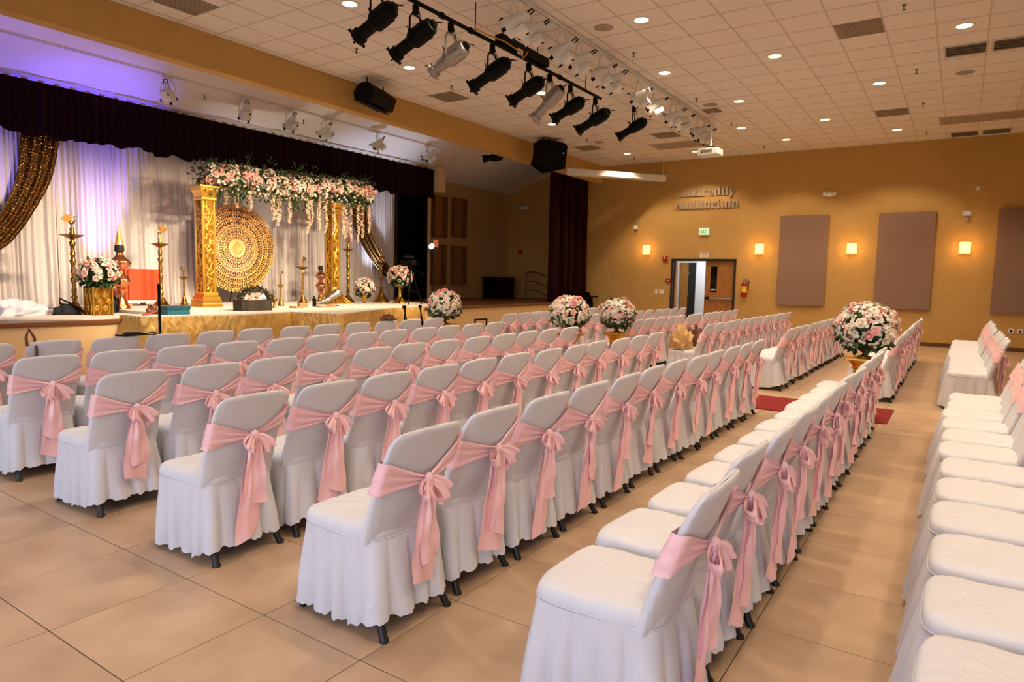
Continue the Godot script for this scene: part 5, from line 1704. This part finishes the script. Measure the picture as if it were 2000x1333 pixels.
	# heaps at the left
	o = thing("white_cloth_heap", Vector3(2.32, lv, -6.35), "crumpled white cloth heap lying on the stage at the left", "cloth")
	part("cloth", heap(0.30, 0.22, 0.20, 3, 0.32), M.white_cloth, o)
	o = thing("black_bag", Vector3(2.88, lv, -6.2), "black shoulder bag on the stage beside the white cloth", "bag")
	part("body", heap(0.18, 0.12, 0.15, 8, 0.22), M.navy_cloth, o)
	part("strap", tubem([Vector3(-0.10, 0.16, 0.03), Vector3(-0.12, 0.25, 0.05), Vector3(0.02, 0.17, 0.09), Vector3(0.16, 0.05, 0.11), Vector3(0.24, 0.012, 0.08)], 0.014, 6), M.black, o)
	o = thing("black_bag", Vector3(3.50, lv, -6.3), "dark backpack leaning behind the square gold vase", "bag")
	part("body", heap(0.13, 0.10, 0.34, 12, 0.12), M.navy_cloth, o)
	part("strap", tubem([Vector3(0.08, 0.28, 0.05), Vector3(0.14, 0.18, 0.07), Vector3(0.12, 0.02, 0.08)], 0.016, 6), M.black, o)
	o = thing("red_rope", Vector3(3.28, RISER, -4.72), "red cord lying at the riser's left corner", "cord")
	part("cord", tubem([Vector3(-0.10, 0.012, 0.10), Vector3(0.0, 0.02, 0.03), Vector3(0.10, 0.025, -0.05), Vector3(0.2, 0.04, -0.12)], 0.012, 6), M.orange_cloth, o)
	o = thing("dark_pouch", Vector3(3.50, RISER, -4.97), "small dark brown pouch beside the teal box", "bag")
	part("body", heap(0.085, 0.07, 0.12, 15, 0.2), M.brown_leather, o)
	# uplights along the drape
	uplight(Vector3(4.35, RISER, -7.95), Color(0.42, 0.32, 1.0), 30.0, "violet floor uplight at the foot of the drape, left", M.led_glow_violet, Vector3(-0.02, 1, -0.10), 24.0)
	uplight(Vector3(1.9, lv, -7.6), Color(0.42, 0.32, 1.0), 15.0, "violet floor uplight at the foot of the drape, far left", M.led_glow_violet, Vector3(0.1, 1, -0.13), 40.0)
	uplight(Vector3(7.62, RISER, -7.95), Color(0.95, 0.93, 0.85), 5.0, "white floor uplight behind the mandala", M.led_glow_white, Vector3(0.05, 1, 0.0), 30.0)
	uplight(Vector3(6.7, RISER, -6.9), Color(0.72, 0.55, 1.0), 4.0, "pale violet floor uplight in front of the mandala", M.led_glow_violet, Vector3(0.08, 1, -0.75), 30.0)
	uplight(Vector3(11.25, STAGE, -7.9), Color(0.86, 0.90, 1.0), 14.0, "cold white floor uplight under the right gold swag", M.led_glow_white, Vector3(-0.05, 1, -0.08), 30.0)
	# black gear right of the riser
	tripod_camera(Vector3(9.58, STAGE + 0.062, -5.42))
	light_stand(Vector3(8.98, 0, -4.22))
	o = thing("black_speaker_bag", Vector3(10.9, STAGE, -5.45), "rounded black speaker bag at the stage edge", "bag")
	part("body", heap(0.24, 0.2, 0.40, 18, 0.08), M.black_matte, o)
	part("handle", tubem([Vector3(-0.1, 0.37, 0), Vector3(0, 0.44, 0), Vector3(0.1, 0.37, 0)], 0.012, 6), M.black, o)
	for s in [[7.95, "folding black stand with crossed legs in front of the gold skirt, left", 0.0], [8.42, "folding black stand with crossed legs in front of the gold skirt, right", 0.5]]:
		o = thing("folding_stand", Vector3(s[0], 0, -4.05), s[1], "stand", "", s[2])
		for k in [-1.0, 1.0]:
			part("leg", tubem([Vector3(k * 0.17, 0.0, 0.1), Vector3(k * 0.05, 0.55, 0.02), Vector3(-k * 0.02, 0.90, -0.03)], 0.014, 6), M.black, o)
			part("brace", tubem([Vector3(k * 0.12, 0.25, 0.07), Vector3(-k * 0.12, 0.62, -0.02)], 0.010, 6), M.black, o)
		part("head", box_between(Vector3(-0.03, 0.88, -0.06), Vector3(0.03, 0.94, 0.0), 0.006), M.black, o)
	o = thing("floor_frame", Vector3(9.35, 0, -3.25), "low black metal frame standing before the stage", "frame")
	for s in [-1, 1]: part("post", box_between(Vector3(0.2 * s - 0.012, 0, -0.012), Vector3(0.2 * s + 0.012, 0.66, 0.012)), M.black, o)
	part("top_bar", box_between(Vector3(-0.215, 0.64, -0.015), Vector3(0.215, 0.67, 0.015)), M.black, o)
	part("foot", box_between(Vector3(-0.23, 0, -0.12), Vector3(0.23, 0.012, 0.12)), M.black, o)
	# slim black stand before the riser, left
	o = thing("microphone_stand", Vector3(2.86, 0, -3.6), "slim black microphone stand before the riser's left corner", "stand")
	part("base", lathem([[0.0, 0.0], [0.13, 0.0], [0.13, 0.012], [0.03, 0.025], [0.0, 0.03]], 20), M.black, o)
	part("pole", tubem([Vector3(0, 0.02, 0), Vector3(0, 1.3, 0)], 0.017, 10), M.black, o)
	part("clip", tubem([Vector3(0, 1.29, 0), Vector3(-0.01, 1.35, 0.02)], 0.020, 8), M.black, o)
	# things left on chairs
	o = thing("folded_umbrella", Vector3(1.58, 0.893, -1.62), "folded black umbrella lying across chair tops in the front row", "umbrella")
	part("canopy_roll", tubem([Vector3(-0.17, 0.012, 0.0), Vector3(-0.13, 0.022, 0), Vector3(0.0, 0.020, 0), Vector3(0.06, 0.012, 0)], [0.008, 0.022, 0.018, 0.009], 10), M.black_matte, o)
	part("handle_loop", tubem([Vector3(0.05, 0.012, 0), Vector3(0.10, 0.024, 0), Vector3(0.15, 0.024, 0), Vector3(0.17, 0.012, 0), Vector3(0.14, 0.004, 0), Vector3(0.07, 0.006, 0)], 0.006, 6), M.black, o)
	part("tip", tubem([Vector3(-0.17, 0.012, 0), Vector3(-0.22, 0.02, 0)], [0.006, 0.012], 6), M.black, o)
	o = thing("brown_handbag", Vector3(0.69, 0.0, -1.66), "brown leather handbag strap hung over a front row chair", "bag")
	part("strap", tubem([Vector3(-0.035, 0.86, 0.0), Vector3(-0.03, 0.93, -0.03), Vector3(0.0, 1.0, -0.05), Vector3(0.03, 0.93, -0.03), Vector3(0.03, 0.86, 0.0), Vector3(0.025, 0.70, 0.02)], 0.012, 6), M.brown_leather, o)
	part("body", box_between(Vector3(-0.10, 0.50, 0.0), Vector3(0.12, 0.70, 0.05), 0.02), M.brown_leather, o)
	o = thing("beige_shawl", Vector3(8.33, 0.487, 1.38), "beige shawl heaped on a chair seat by the aisle", "cloth")
	part("cloth", heap(0.19, 0.15, 0.27, 23, 0.42), M.beige_cloth, o)
	o = thing("tan_handbag", Vector3(8.9, 0.487, 1.40), "tan brown bag behind the beige shawl on the chairs", "bag")
	part("body", heap(0.16, 0.13, 0.27, 26, 0.2), M.brown_leather, o)
	part("handle", tubem([Vector3(-0.07, 0.24, 0), Vector3(-0.04, 0.33, 0), Vector3(0.04, 0.33, 0), Vector3(0.07, 0.24, 0)], 0.010, 6), M.brown_leather, o)
	o = thing("brown_scarf", Vector3(5.0, 0.902, -1.66), "brown scarf draped over a chair top in the front row", "cloth")
	part("cloth", heap(0.13, 0.06, 0.07, 33, 0.3), M.brown_leather, o)

func heap(rx: float, rz: float, h: float, sd: int, rough: float) -> ArrayMesh:
	# a soft lump lying on the ground plane
	var b := MB.new()
	var nz := noise(1.0, sd, 3)
	var p := PackedVector3Array()
	for j in 17:
		var t := j / 16.0
		var la := t * PI * 0.5
		for q in 36:
			var a := TAU * q / 36.0
			var d := Vector3(cos(la) * cos(a), sin(la), -cos(la) * sin(a))
			var k := 1.0 + rough * 2.0 * nz.get_noise_3d(d.x * 1.6, d.y * 1.6, d.z * 1.6) + rough * 0.5 * absf(nz.get_noise_3d(d.x * 5, d.y * 5 + 9, d.z * 5))
			p.append(Vector3(d.x * rx * pow(cos(la), -0.25) * k if j < 16 else 0.0, d.y * h * k, d.z * rz * pow(maxf(cos(la), 0.01), -0.25) * k if j < 16 else 0.0))
	b.patch(p, 17, 36, true)
	return b.mesh()

func uplight(at: Vector3, c: Color, e: float, label: String, glow_m: Material, dir: Vector3, half: float) -> void:
	var o := thing("floor_uplight", at, label, "uplight", "floor uplights on the stage")
	part("foot", box_between(Vector3(-0.08, 0, -0.06), Vector3(0.08, 0.012, 0.06)), M.black, o)
	var d := dir.normalized()
	var b := MB.new()
	b.lathe([[0.0, 0.0], [0.05, 0.0], [0.065, 0.03], [0.065, 0.12], [0.058, 0.12], [0.055, 0.10]], 18, Transform3D(aim(d), Vector3(0, 0.03, 0)))
	part("can", b.mesh(), M.black, o)
	b = MB.new()
	b.lathe([[0.0, 0.108], [0.056, 0.108]], 18, Transform3D(aim(d), Vector3(0, 0.03, 0)))
	part("lamp_lens", b.mesh(), glow_m, o)
	spot(o, Vector3(0, 0.03, 0) + d * 0.135, d, c, e, half, 0.04, 0.9)

func tripod_camera(at: Vector3) -> void:
	var o := thing("video_camera_tripod", at, "black video camera on a tripod at the right of the stage", "camera")
	for q in 3:
		var a := TAU * q / 3.0 + 0.4
		var d := Vector3(cos(a), 0, sin(a))
		part("leg", tubem([d * 0.30, d * 0.05 + Vector3(0, 0.72, 0)], [0.012, 0.017], 7), M.black, o)
		part("brace", tubem([d * 0.20 + Vector3(0, 0.25, 0), Vector3(0, 0.32, 0)], 0.007, 5), M.black, o)
	part("column", tubem([Vector3(0, 0.3, 0), Vector3(0, 0.80, 0)], 0.018, 8), M.black, o)
	part("head", box_between(Vector3(-0.045, 0.78, -0.045), Vector3(0.045, 0.86, 0.045), 0.01), M.black, o)
	part("camera_body", box_between(Vector3(-0.07, 0.86, -0.12), Vector3(0.07, 1.0, 0.14), 0.02), M.black, o)
	part("lens", tubem([Vector3(0, 0.93, -0.12), Vector3(0, 0.93, -0.27)], [0.045, 0.052], 16), M.black, o)
	part("microphone", tubem([Vector3(0, 1.06, 0.08), Vector3(0, 1.06, -0.18)], 0.028, 10), M.black_matte, o)
	part("pan_handle", tubem([Vector3(0.03, 0.82, 0.03), Vector3(0.10, 0.66, 0.32)], 0.010, 6), M.black, o)

func light_stand(at: Vector3) -> void:
	var o := thing("video_light_stand", at, "tall black light stand with a small white video lamp on top", "light stand")
	for q in 3:
		var a := TAU * q / 3.0 + 0.9
		var d := Vector3(cos(a), 0, sin(a))
		part("leg", tubem([d * 0.35 + Vector3(0, 0.008, 0), d * 0.02 + Vector3(0, 0.45, 0)], 0.010, 6), M.black, o)
	part("pole", tubem([Vector3(0, 0.1, 0), Vector3(0, 2.05, 0)], 0.014, 8), M.black, o)
	part("bracket", box_between(Vector3(-0.04, 2.0, -0.03), Vector3(0.06, 2.08, 0.03), 0.008), M.black, o)
	var b := MB.new()
	b.lathe([[0.0, 0.0], [0.03, 0.0], [0.04, 0.04], [0.075, 0.11], [0.07, 0.11], [0.04, 0.06]], 16, Transform3D(aim(Vector3(-0.9, 0.35, 0.3)), Vector3(-0.03, 2.10, 0.01)))
	part("reflector", b.mesh(), M.black, o)
	b = MB.new()
	b.lathe([[0.0, 0.10], [0.07, 0.10]], 16, Transform3D(aim(Vector3(-0.9, 0.35, 0.3)), Vector3(-0.03, 2.10, 0.01)))
	part("lamp_face", b.mesh(), M.led_glow_white, o)
	part("barn_door", box_between(Vector3(0.03, 2.12, -0.05), Vector3(0.19, 2.28, -0.04)), M.brown_leather, o)

# ---------------------------------------------------------------- theatre lights, speakers, projector
func profile_spot(at: Vector3, drop: float, label: String, m: Material, dir: Vector3, k := 1.0, lit := 0.0) -> void:
	# ellipsoidal spotlight hung by a clamp and yoke below the point at
	var o := thing("stage_spotlight", at, label, "spotlight", "black and silver theatre spotlights")
	part("clamp", box_between(Vector3(-0.03, -0.09, -0.035), Vector3(0.03, 0.035, 0.035), 0.01), M.black, o)
	var y := -drop
	var d := dir.normalized()
	var side := d.cross(Vector3.UP).normalized()
	part("yoke", tubem([Vector3(0, y, 0) + side * 0.115, Vector3(0, y * 0.42, 0) + side * 0.115, Vector3(0, y * 0.26, 0) + side * 0.07, Vector3(0, y * 0.26, 0) - side * 0.07, Vector3(0, y * 0.42, 0) - side * 0.115, Vector3(0, y, 0) - side * 0.115], 0.012, 6), m if m != M.black else M.black, o)
	var xf := Transform3D(aim(d), Vector3(0, y, 0))
	var b := MB.new()
	b.lathe([[0.0, -0.25 * k], [0.082, -0.25 * k], [0.096, -0.235 * k], [0.104, -0.20 * k], [0.112, 0.0], [0.112, 0.03], [0.092, 0.06]], 16, xf)
	for q in 6: b.box(xf * Vector3(cos(q * PI / 3) * 0.108, -0.10 * k, sin(q * PI / 3) * 0.108), Vector3(0.012, 0.16 * k, 0.02), xf.basis * Basis(Vector3.UP, -q * PI / 3))
	part("lamp_house", b.mesh(), m, o)
	b = MB.new()
	b.lathe([[0.092, 0.06], [0.076, 0.075], [0.076, 0.25 * k], [0.096, 0.26 * k], [0.096, 0.33 * k], [0.076, 0.33 * k]], 16, xf)
	part("lens_tube", b.mesh(), m, o)
	b = MB.new()
	b.lathe([[0.0, 0.30 * k], [0.07, 0.30 * k]], 16, xf)
	part("lens_lamp", b.mesh(), M.lamp_glow if lit > 0.0 else M.glass_dark, o)
	if lit > 0.0: spot(o, xf * Vector3(0, 0.345 * k, 0), d, Color(1.0, 0.89, 0.75), lit, 24.0, 0.06, 0.7)
	b = MB.new()
	for q in 4:
		var a := PI / 4 + q * PI / 2
		b.box(xf * Vector3(cos(a) * 0.10, 0.33 * k, sin(a) * 0.10), Vector3(0.05, 0.03, 0.02), xf.basis * Basis(Vector3.UP, -a))
	part("colour_frame", b.mesh(), m, o)
	for s in [-1.0, 1.0]: part("shutter_handle", tubem([xf * Vector3(s * 0.03, 0.03, 0.10), xf * Vector3(s * 0.04, 0.02, 0.17)], 0.008, 5), M.black, o)
	part("knob", tubem([Vector3(0, y, 0) + side * 0.11, Vector3(0, y, 0) + side * 0.16], 0.018, 8), M.black, o)
	part("rear_cap", tubem([xf * Vector3(0, -0.25 * k, 0), xf * Vector3(0, -0.285 * k, 0)], [0.06, 0.05], 10), M.black, o)
	part("cable", tubem([xf * Vector3(0, -0.30 * k, 0), xf * Vector3(0.02, -0.36 * k, -0.05), Vector3(0.05, y * 0.5, 0.06), Vector3(0.02, 0, 0.02)], 0.006, 5), M.black, o)

func par_head(at: Vector3, label: String, dir: Vector3, turn: float, k := 1.0, lit := 0.0) -> void:
	var o := thing("track_spotlight", at, label, "spotlight", "white track spotlights")
	part("track_adapter", box_between(Vector3(-0.09, -0.04, -0.02), Vector3(0.09, 0.0, 0.02), 0.006), M.white_paint, o)
	var d := dir.rotated(Vector3.UP, turn).normalized()
	var side := d.cross(Vector3.UP).normalized()
	var c := Vector3(0, -0.34 * k, 0)
	part("yoke", tubem([c + side * 0.14 * k, Vector3(0, -0.14 * k, 0) + side * 0.10, Vector3(0, -0.05, 0) + side * 0.03, Vector3(0, -0.05, 0) - side * 0.03, Vector3(0, -0.14 * k, 0) - side * 0.10, c - side * 0.14 * k], 0.009, 6), M.white_paint, o)
	var xf := Transform3D(aim(d), c)
	var b := MB.new()
	b.lathe([[0.045 * k, -0.17 * k], [0.06 * k, -0.15 * k], [0.09 * k, -0.06 * k], [0.125 * k, 0.03 * k], [0.135 * k, 0.10 * k], [0.14 * k, 0.12 * k], [0.12 * k, 0.12 * k]], 22, xf)
	part("bell", b.mesh(), M.white_paint, o)
	b = MB.new()
	b.lathe([[0.0, 0.09 * k], [0.125 * k, 0.105 * k]], 22, xf)
	part("lens_lamp", b.mesh(), M.lamp_glow if lit > 0.0 else M.steel_dull, o)
	if lit > 0.0: spot(o, c + d * 0.13 * k, d, Color(1.0, 0.84, 0.66), lit, 26.0, 0.10, 0.8)
	b = MB.new()
	b.lathe([[0.0, -0.23 * k], [0.05 * k, -0.23 * k], [0.05 * k, -0.15 * k]], 14, xf)
	part("socket", b.mesh(), M.white_paint, o)
	b = MB.new()
	b.box(xf * Vector3(0, -0.06 * k, -0.15 * k), Vector3(0.17, 0.17, 0.09) * k, xf.basis, 0.006)
	part("driver_box", b.mesh(), M.white_paint, o)
	b = MB.new()
	b.box(xf * Vector3(0.045 * k, -0.10 * k, -0.197 * k), Vector3(0.035, 0.045, 0.004) * k, xf.basis)
	part("rating_label", b.mesh(), M.vent_dark, o)
	for q in 4:
		var a := q * PI / 2 + 0.4
		b = MB.new()
		b.box(xf * Vector3(cos(a) * 0.145 * k, 0.12 * k, sin(a) * 0.145 * k), Vector3(0.022, 0.055, 0.05) * k, xf.basis * Basis(Vector3.UP, -a), 0.004)
		part("clip", b.mesh(), M.black, o)
	part("handle", tubem([xf * Vector3(-0.04 * k, -0.23 * k, 0), xf * Vector3(-0.035 * k, -0.30 * k, 0), xf * Vector3(0.035 * k, -0.30 * k, 0), xf * Vector3(0.04 * k, -0.23 * k, 0)], 0.010 * k, 6), M.black, o)

const TRACK_E := 42.0
func rigging() -> void:
	# hall pipe with profile spots
	var o := thing("lighting_pipe", Vector3(0, 4.8, -0.745), "black lighting pipe hung under the ceiling", "pipe")
	part("pipe", tubem([Vector3(2.2, 0, 0), Vector3(9.5, 0, 0)], 0.026, 12), M.black, o)
	for x in [2.6, 4.2, 5.7, 7.3, 8.9]: part("hanger_rod", tubem([Vector3(x, 0, 0), Vector3(x, 0.40, 0)], 0.008, 6), M.black, o)
	for x in [5.0, 5.6, 8.0]: part("clamp_ring", tubem([Vector3(x - 0.03, 0, 0), Vector3(x + 0.03, 0, 0)], 0.040, 10), M.black, o)
	part("power_raceway", box_between(Vector3(6.25, 0.03, -0.07), Vector3(7.55, 0.16, 0.07), 0.01), M.black, o)
	part("yellow_cable", tubem([Vector3(5.65, 0.04, 0.03), Vector3(5.9, 0.03, 0.05), Vector3(6.3, 0.05, 0.08), Vector3(6.65, 0.0, 0.11), Vector3(6.75, -0.06, 0.1), Vector3(6.9, 0.08, 0.08)], 0.010, 6), M.cable_yellow, o)
	part("tag", box_between(Vector3(6.62, -0.02, 0.07), Vector3(6.76, 0.06, 0.085)), M.white_paint, o)
	var xs := [3.87, 4.51, 5.18, 6.10, 7.05, 7.68, 8.36, 9.28]
	for q in xs.size():
		var silver := q == 2 or q == 5
		profile_spot(Vector3(xs[q], 4.738, -0.745), 0.36 if not silver else 0.40, "%s theatre spotlight on the black pipe, %s counting from the left" % ["silver" if silver else "black", ordinal(q)], M.steel_dull if silver else M.black, Vector3(-0.10, -0.50 if q != 5 else -0.95, -1.0), 1.0 if q % 2 == 0 else 1.1, TRACK_E if q in [0, 1, 3, 4, 6, 7] else 0.0)
	profile_spot(Vector3(11.55, 5.12, -1.0), 0.42, "lone black theatre spotlight right of the pipe", M.black, Vector3(-0.2, -0.55, -1.0), 1.1)
	profile_spot(Vector3(12.95, 5.30, -5.55), 0.62, "black theatre spotlight on the stage side under the beam", M.black, Vector3(-1.0, -0.25, -0.5), 0.9)
	# white track in the hall
	o = thing("lighting_track", Vector3(0, CEIL - 0.055, -0.12), "long white lighting track on the hall ceiling", "track")
	part("rail", box_between(Vector3(1.5, 0, -0.018), Vector3(14.2, 0.045, 0.018), 0.004), M.white_paint, o)
	part("slot", box_between(Vector3(1.5, -0.002, -0.006), Vector3(14.2, 0.001, 0.006)), M.vent, o)
	var hs := [5.71, 6.07, 6.95, 7.48, 8.2, 8.66, 9.75, 10.45, 11.5, 11.98, 13.0, 13.5]
	for q in hs.size():
		par_head(Vector3(hs[q], CEIL - 0.055, -0.12), "white track spotlight on the hall ceiling, %s from the left" % ordinal(q), Vector3(-0.10, -0.50, -1.0), 0.22 * sin(q * 2.1), 1.0)
	# track above the stage
	o = thing("lighting_track", Vector3(0, 4.99, -7.13), "long white lighting track above the stage", "track")
	part("rail", box_between(Vector3(-1.0, 0, -0.018), Vector3(13.2, 0.04, 0.018), 0.004), M.white_paint, o)
	part("slot", box_between(Vector3(-1.0, -0.002, -0.006), Vector3(13.2, 0.001, 0.006)), M.vent_dark, o)
	hs = [2.15, 5.05, 6.62, 7.70, 8.62, 10.25, 12.1]
	for q in hs.size():
		par_head(Vector3(hs[q], 4.985, -7.13), "white track spotlight above the stage, %s from the left" % ordinal(q), Vector3(0.1, -0.9, -0.8), -0.9 + 0.32 * q, 0.92)
	# stage sprinklers
	for s in [[5.95, "sprinkler under the stage ceiling between the second and third spotlights"], [8.3, "sprinkler under the stage ceiling near the fifth spotlight"], [13.6, "sprinkler under the stage ceiling near its right end"]]:
		var yy := 4.49 + 0.33 * (-7.45 + 8.73)
		o = thing("sprinkler_head", Vector3(s[0], yy, -7.45), s[1], "sprinkler", "stage sprinklers")
		part("nozzle", lathem([[0.0, -0.09], [0.03, -0.085], [0.008, -0.07], [0.01, 0.03]], 10), M.vent_dark, o)
	# wedge speaker
	o = thing("wedge_speaker", Vector3(7.66, 4.88, -4.6), "black wedge loudspeaker hung under the ceiling near the beam", "speaker")
	o.basis = Basis.from_euler(Vector3(0.35, 0.25, -0.02))
	var b := MB.new()
	b.extrude(PackedVector2Array([Vector2(-0.20, -0.12), Vector2(0.12, -0.20), Vector2(0.20, -0.05), Vector2(0.14, 0.12), Vector2(-0.02, 0.20), Vector2(-0.20, 0.14)]), 0.84, Transform3D(Basis(Vector3.UP, PI / 2), Vector3(-0.42, 0, 0)))
	part("cabinet", b.mesh(), M.black, o)
	part("grille", box_between(Vector3(-0.38, -0.19, 0.02), Vector3(0.38, -0.165, 0.16), 0.004), M.black_matte, o)
	for s in [-1, 1]: part("bracket", tubem([Vector3(0.3 * s, 0.12, -0.02), Vector3(0.3 * s, 0.285, -0.10)], 0.010, 6), M.black, o)
	# speaker cluster by the beam
	o = thing("speaker_cluster", Vector3(13.75, 4.42, -4.35), "large black loudspeaker cluster hung from the ceiling by the beam", "speaker")
	o.rotation.y = -0.5
	b = MB.new()
	b.extrude(PackedVector2Array([Vector2(-0.42, 0.10), Vector2(-0.05, -0.10), Vector2(0.36, 0.0), Vector2(0.42, 0.60), Vector2(0.28, 0.66), Vector2(-0.34, 0.66), Vector2(-0.34, 0.30)]), 0.5, Transform3D(Basis(), Vector3(0, 0, -0.25)))
	part("cabinet", b.mesh(), M.black, o)
	part("mount_bar", box_between(Vector3(-0.30, 0.65, -0.1), Vector3(0.30, 0.71, 0.1), 0.008), M.black, o)
	for s in [-1, 0, 1]: part("hanger", tubem([Vector3(0.2 * s, 0.70, 0), Vector3(0.2 * s, 0.79, 0)], 0.012, 6), M.black, o)
	part("cable", tubem([Vector3(-0.34, 0.62, 0.1), Vector3(-0.45, 0.5, 0.15), Vector3(-0.44, 0.38, 0.15), Vector3(-0.34, 0.3, 0.1)], 0.010, 6), M.black, o)
	part("status_led_light", box_between(Vector3(0.28, 0.38, 0.25), Vector3(0.31, 0.40, 0.256)), M.led_dot, o)
	# projector
	o = thing("projector", Vector3(12.9, 4.24, 0.22), "white ceiling projector on a long pole", "projector")
	part("body", box_between(Vector3(-0.2, 0, -0.22), Vector3(0.2, 0.15, 0.22), 0.015), M.white_paint, o)
	part("mount", box_between(Vector3(-0.12, 0.15, -0.12), Vector3(0.12, 0.19, 0.12), 0.01), M.black, o)
	part("pole", tubem([Vector3(0, 0.18, 0), Vector3(0, 0.95, 0)], 0.028, 10), M.white_paint, o)
	part("ceiling_plate", box_between(Vector3(-0.16, 0.945, -0.16), Vector3(0.16, 0.955, 0.16)), M.vent, o)
	part("port_panel", box_between(Vector3(-0.202, 0.04, -0.15), Vector3(-0.199, 0.12, 0.10)), M.vent_pale, o)
	for q in 4: part("port", box_between(Vector3(-0.206, 0.05 + 0.02 * (q % 2), -0.13 + 0.05 * q), Vector3(-0.201, 0.07 + 0.02 * (q % 2), -0.10 + 0.05 * q)), M.black, o)
	# rolled screen across the corner
	o = thing("projection_screen_case", Vector3(16.95, 4.66, -3.86), "long white rolled projection screen case across the corner", "screen")
	o.rotation.y = -atan2(1.99, 2.5)
	part("case", box_between(Vector3(-1.66, -0.09, -0.08), Vector3(1.6, 0.09, 0.08), 0.02), M.white_paint, o)
	part("end_cap", box_between(Vector3(1.6, -0.095, -0.085), Vector3(1.625, 0.095, 0.085), 0.006), M.white_paint, o)
	part("weight_bar", box_between(Vector3(-1.6, -0.115, -0.02), Vector3(1.55, -0.09, 0.02)), M.white_paint, o)
	part("hanger_rod", tubem([Vector3(1.55, 0.09, 0), Vector3(1.55, 0.55, 0)], 0.008, 6), M.white_paint, o)
	part("hanger_rod", tubem([Vector3(-1.4, 0.09, 0), Vector3(-1.4, 0.55, 0)], 0.008, 6), M.white_paint, o)
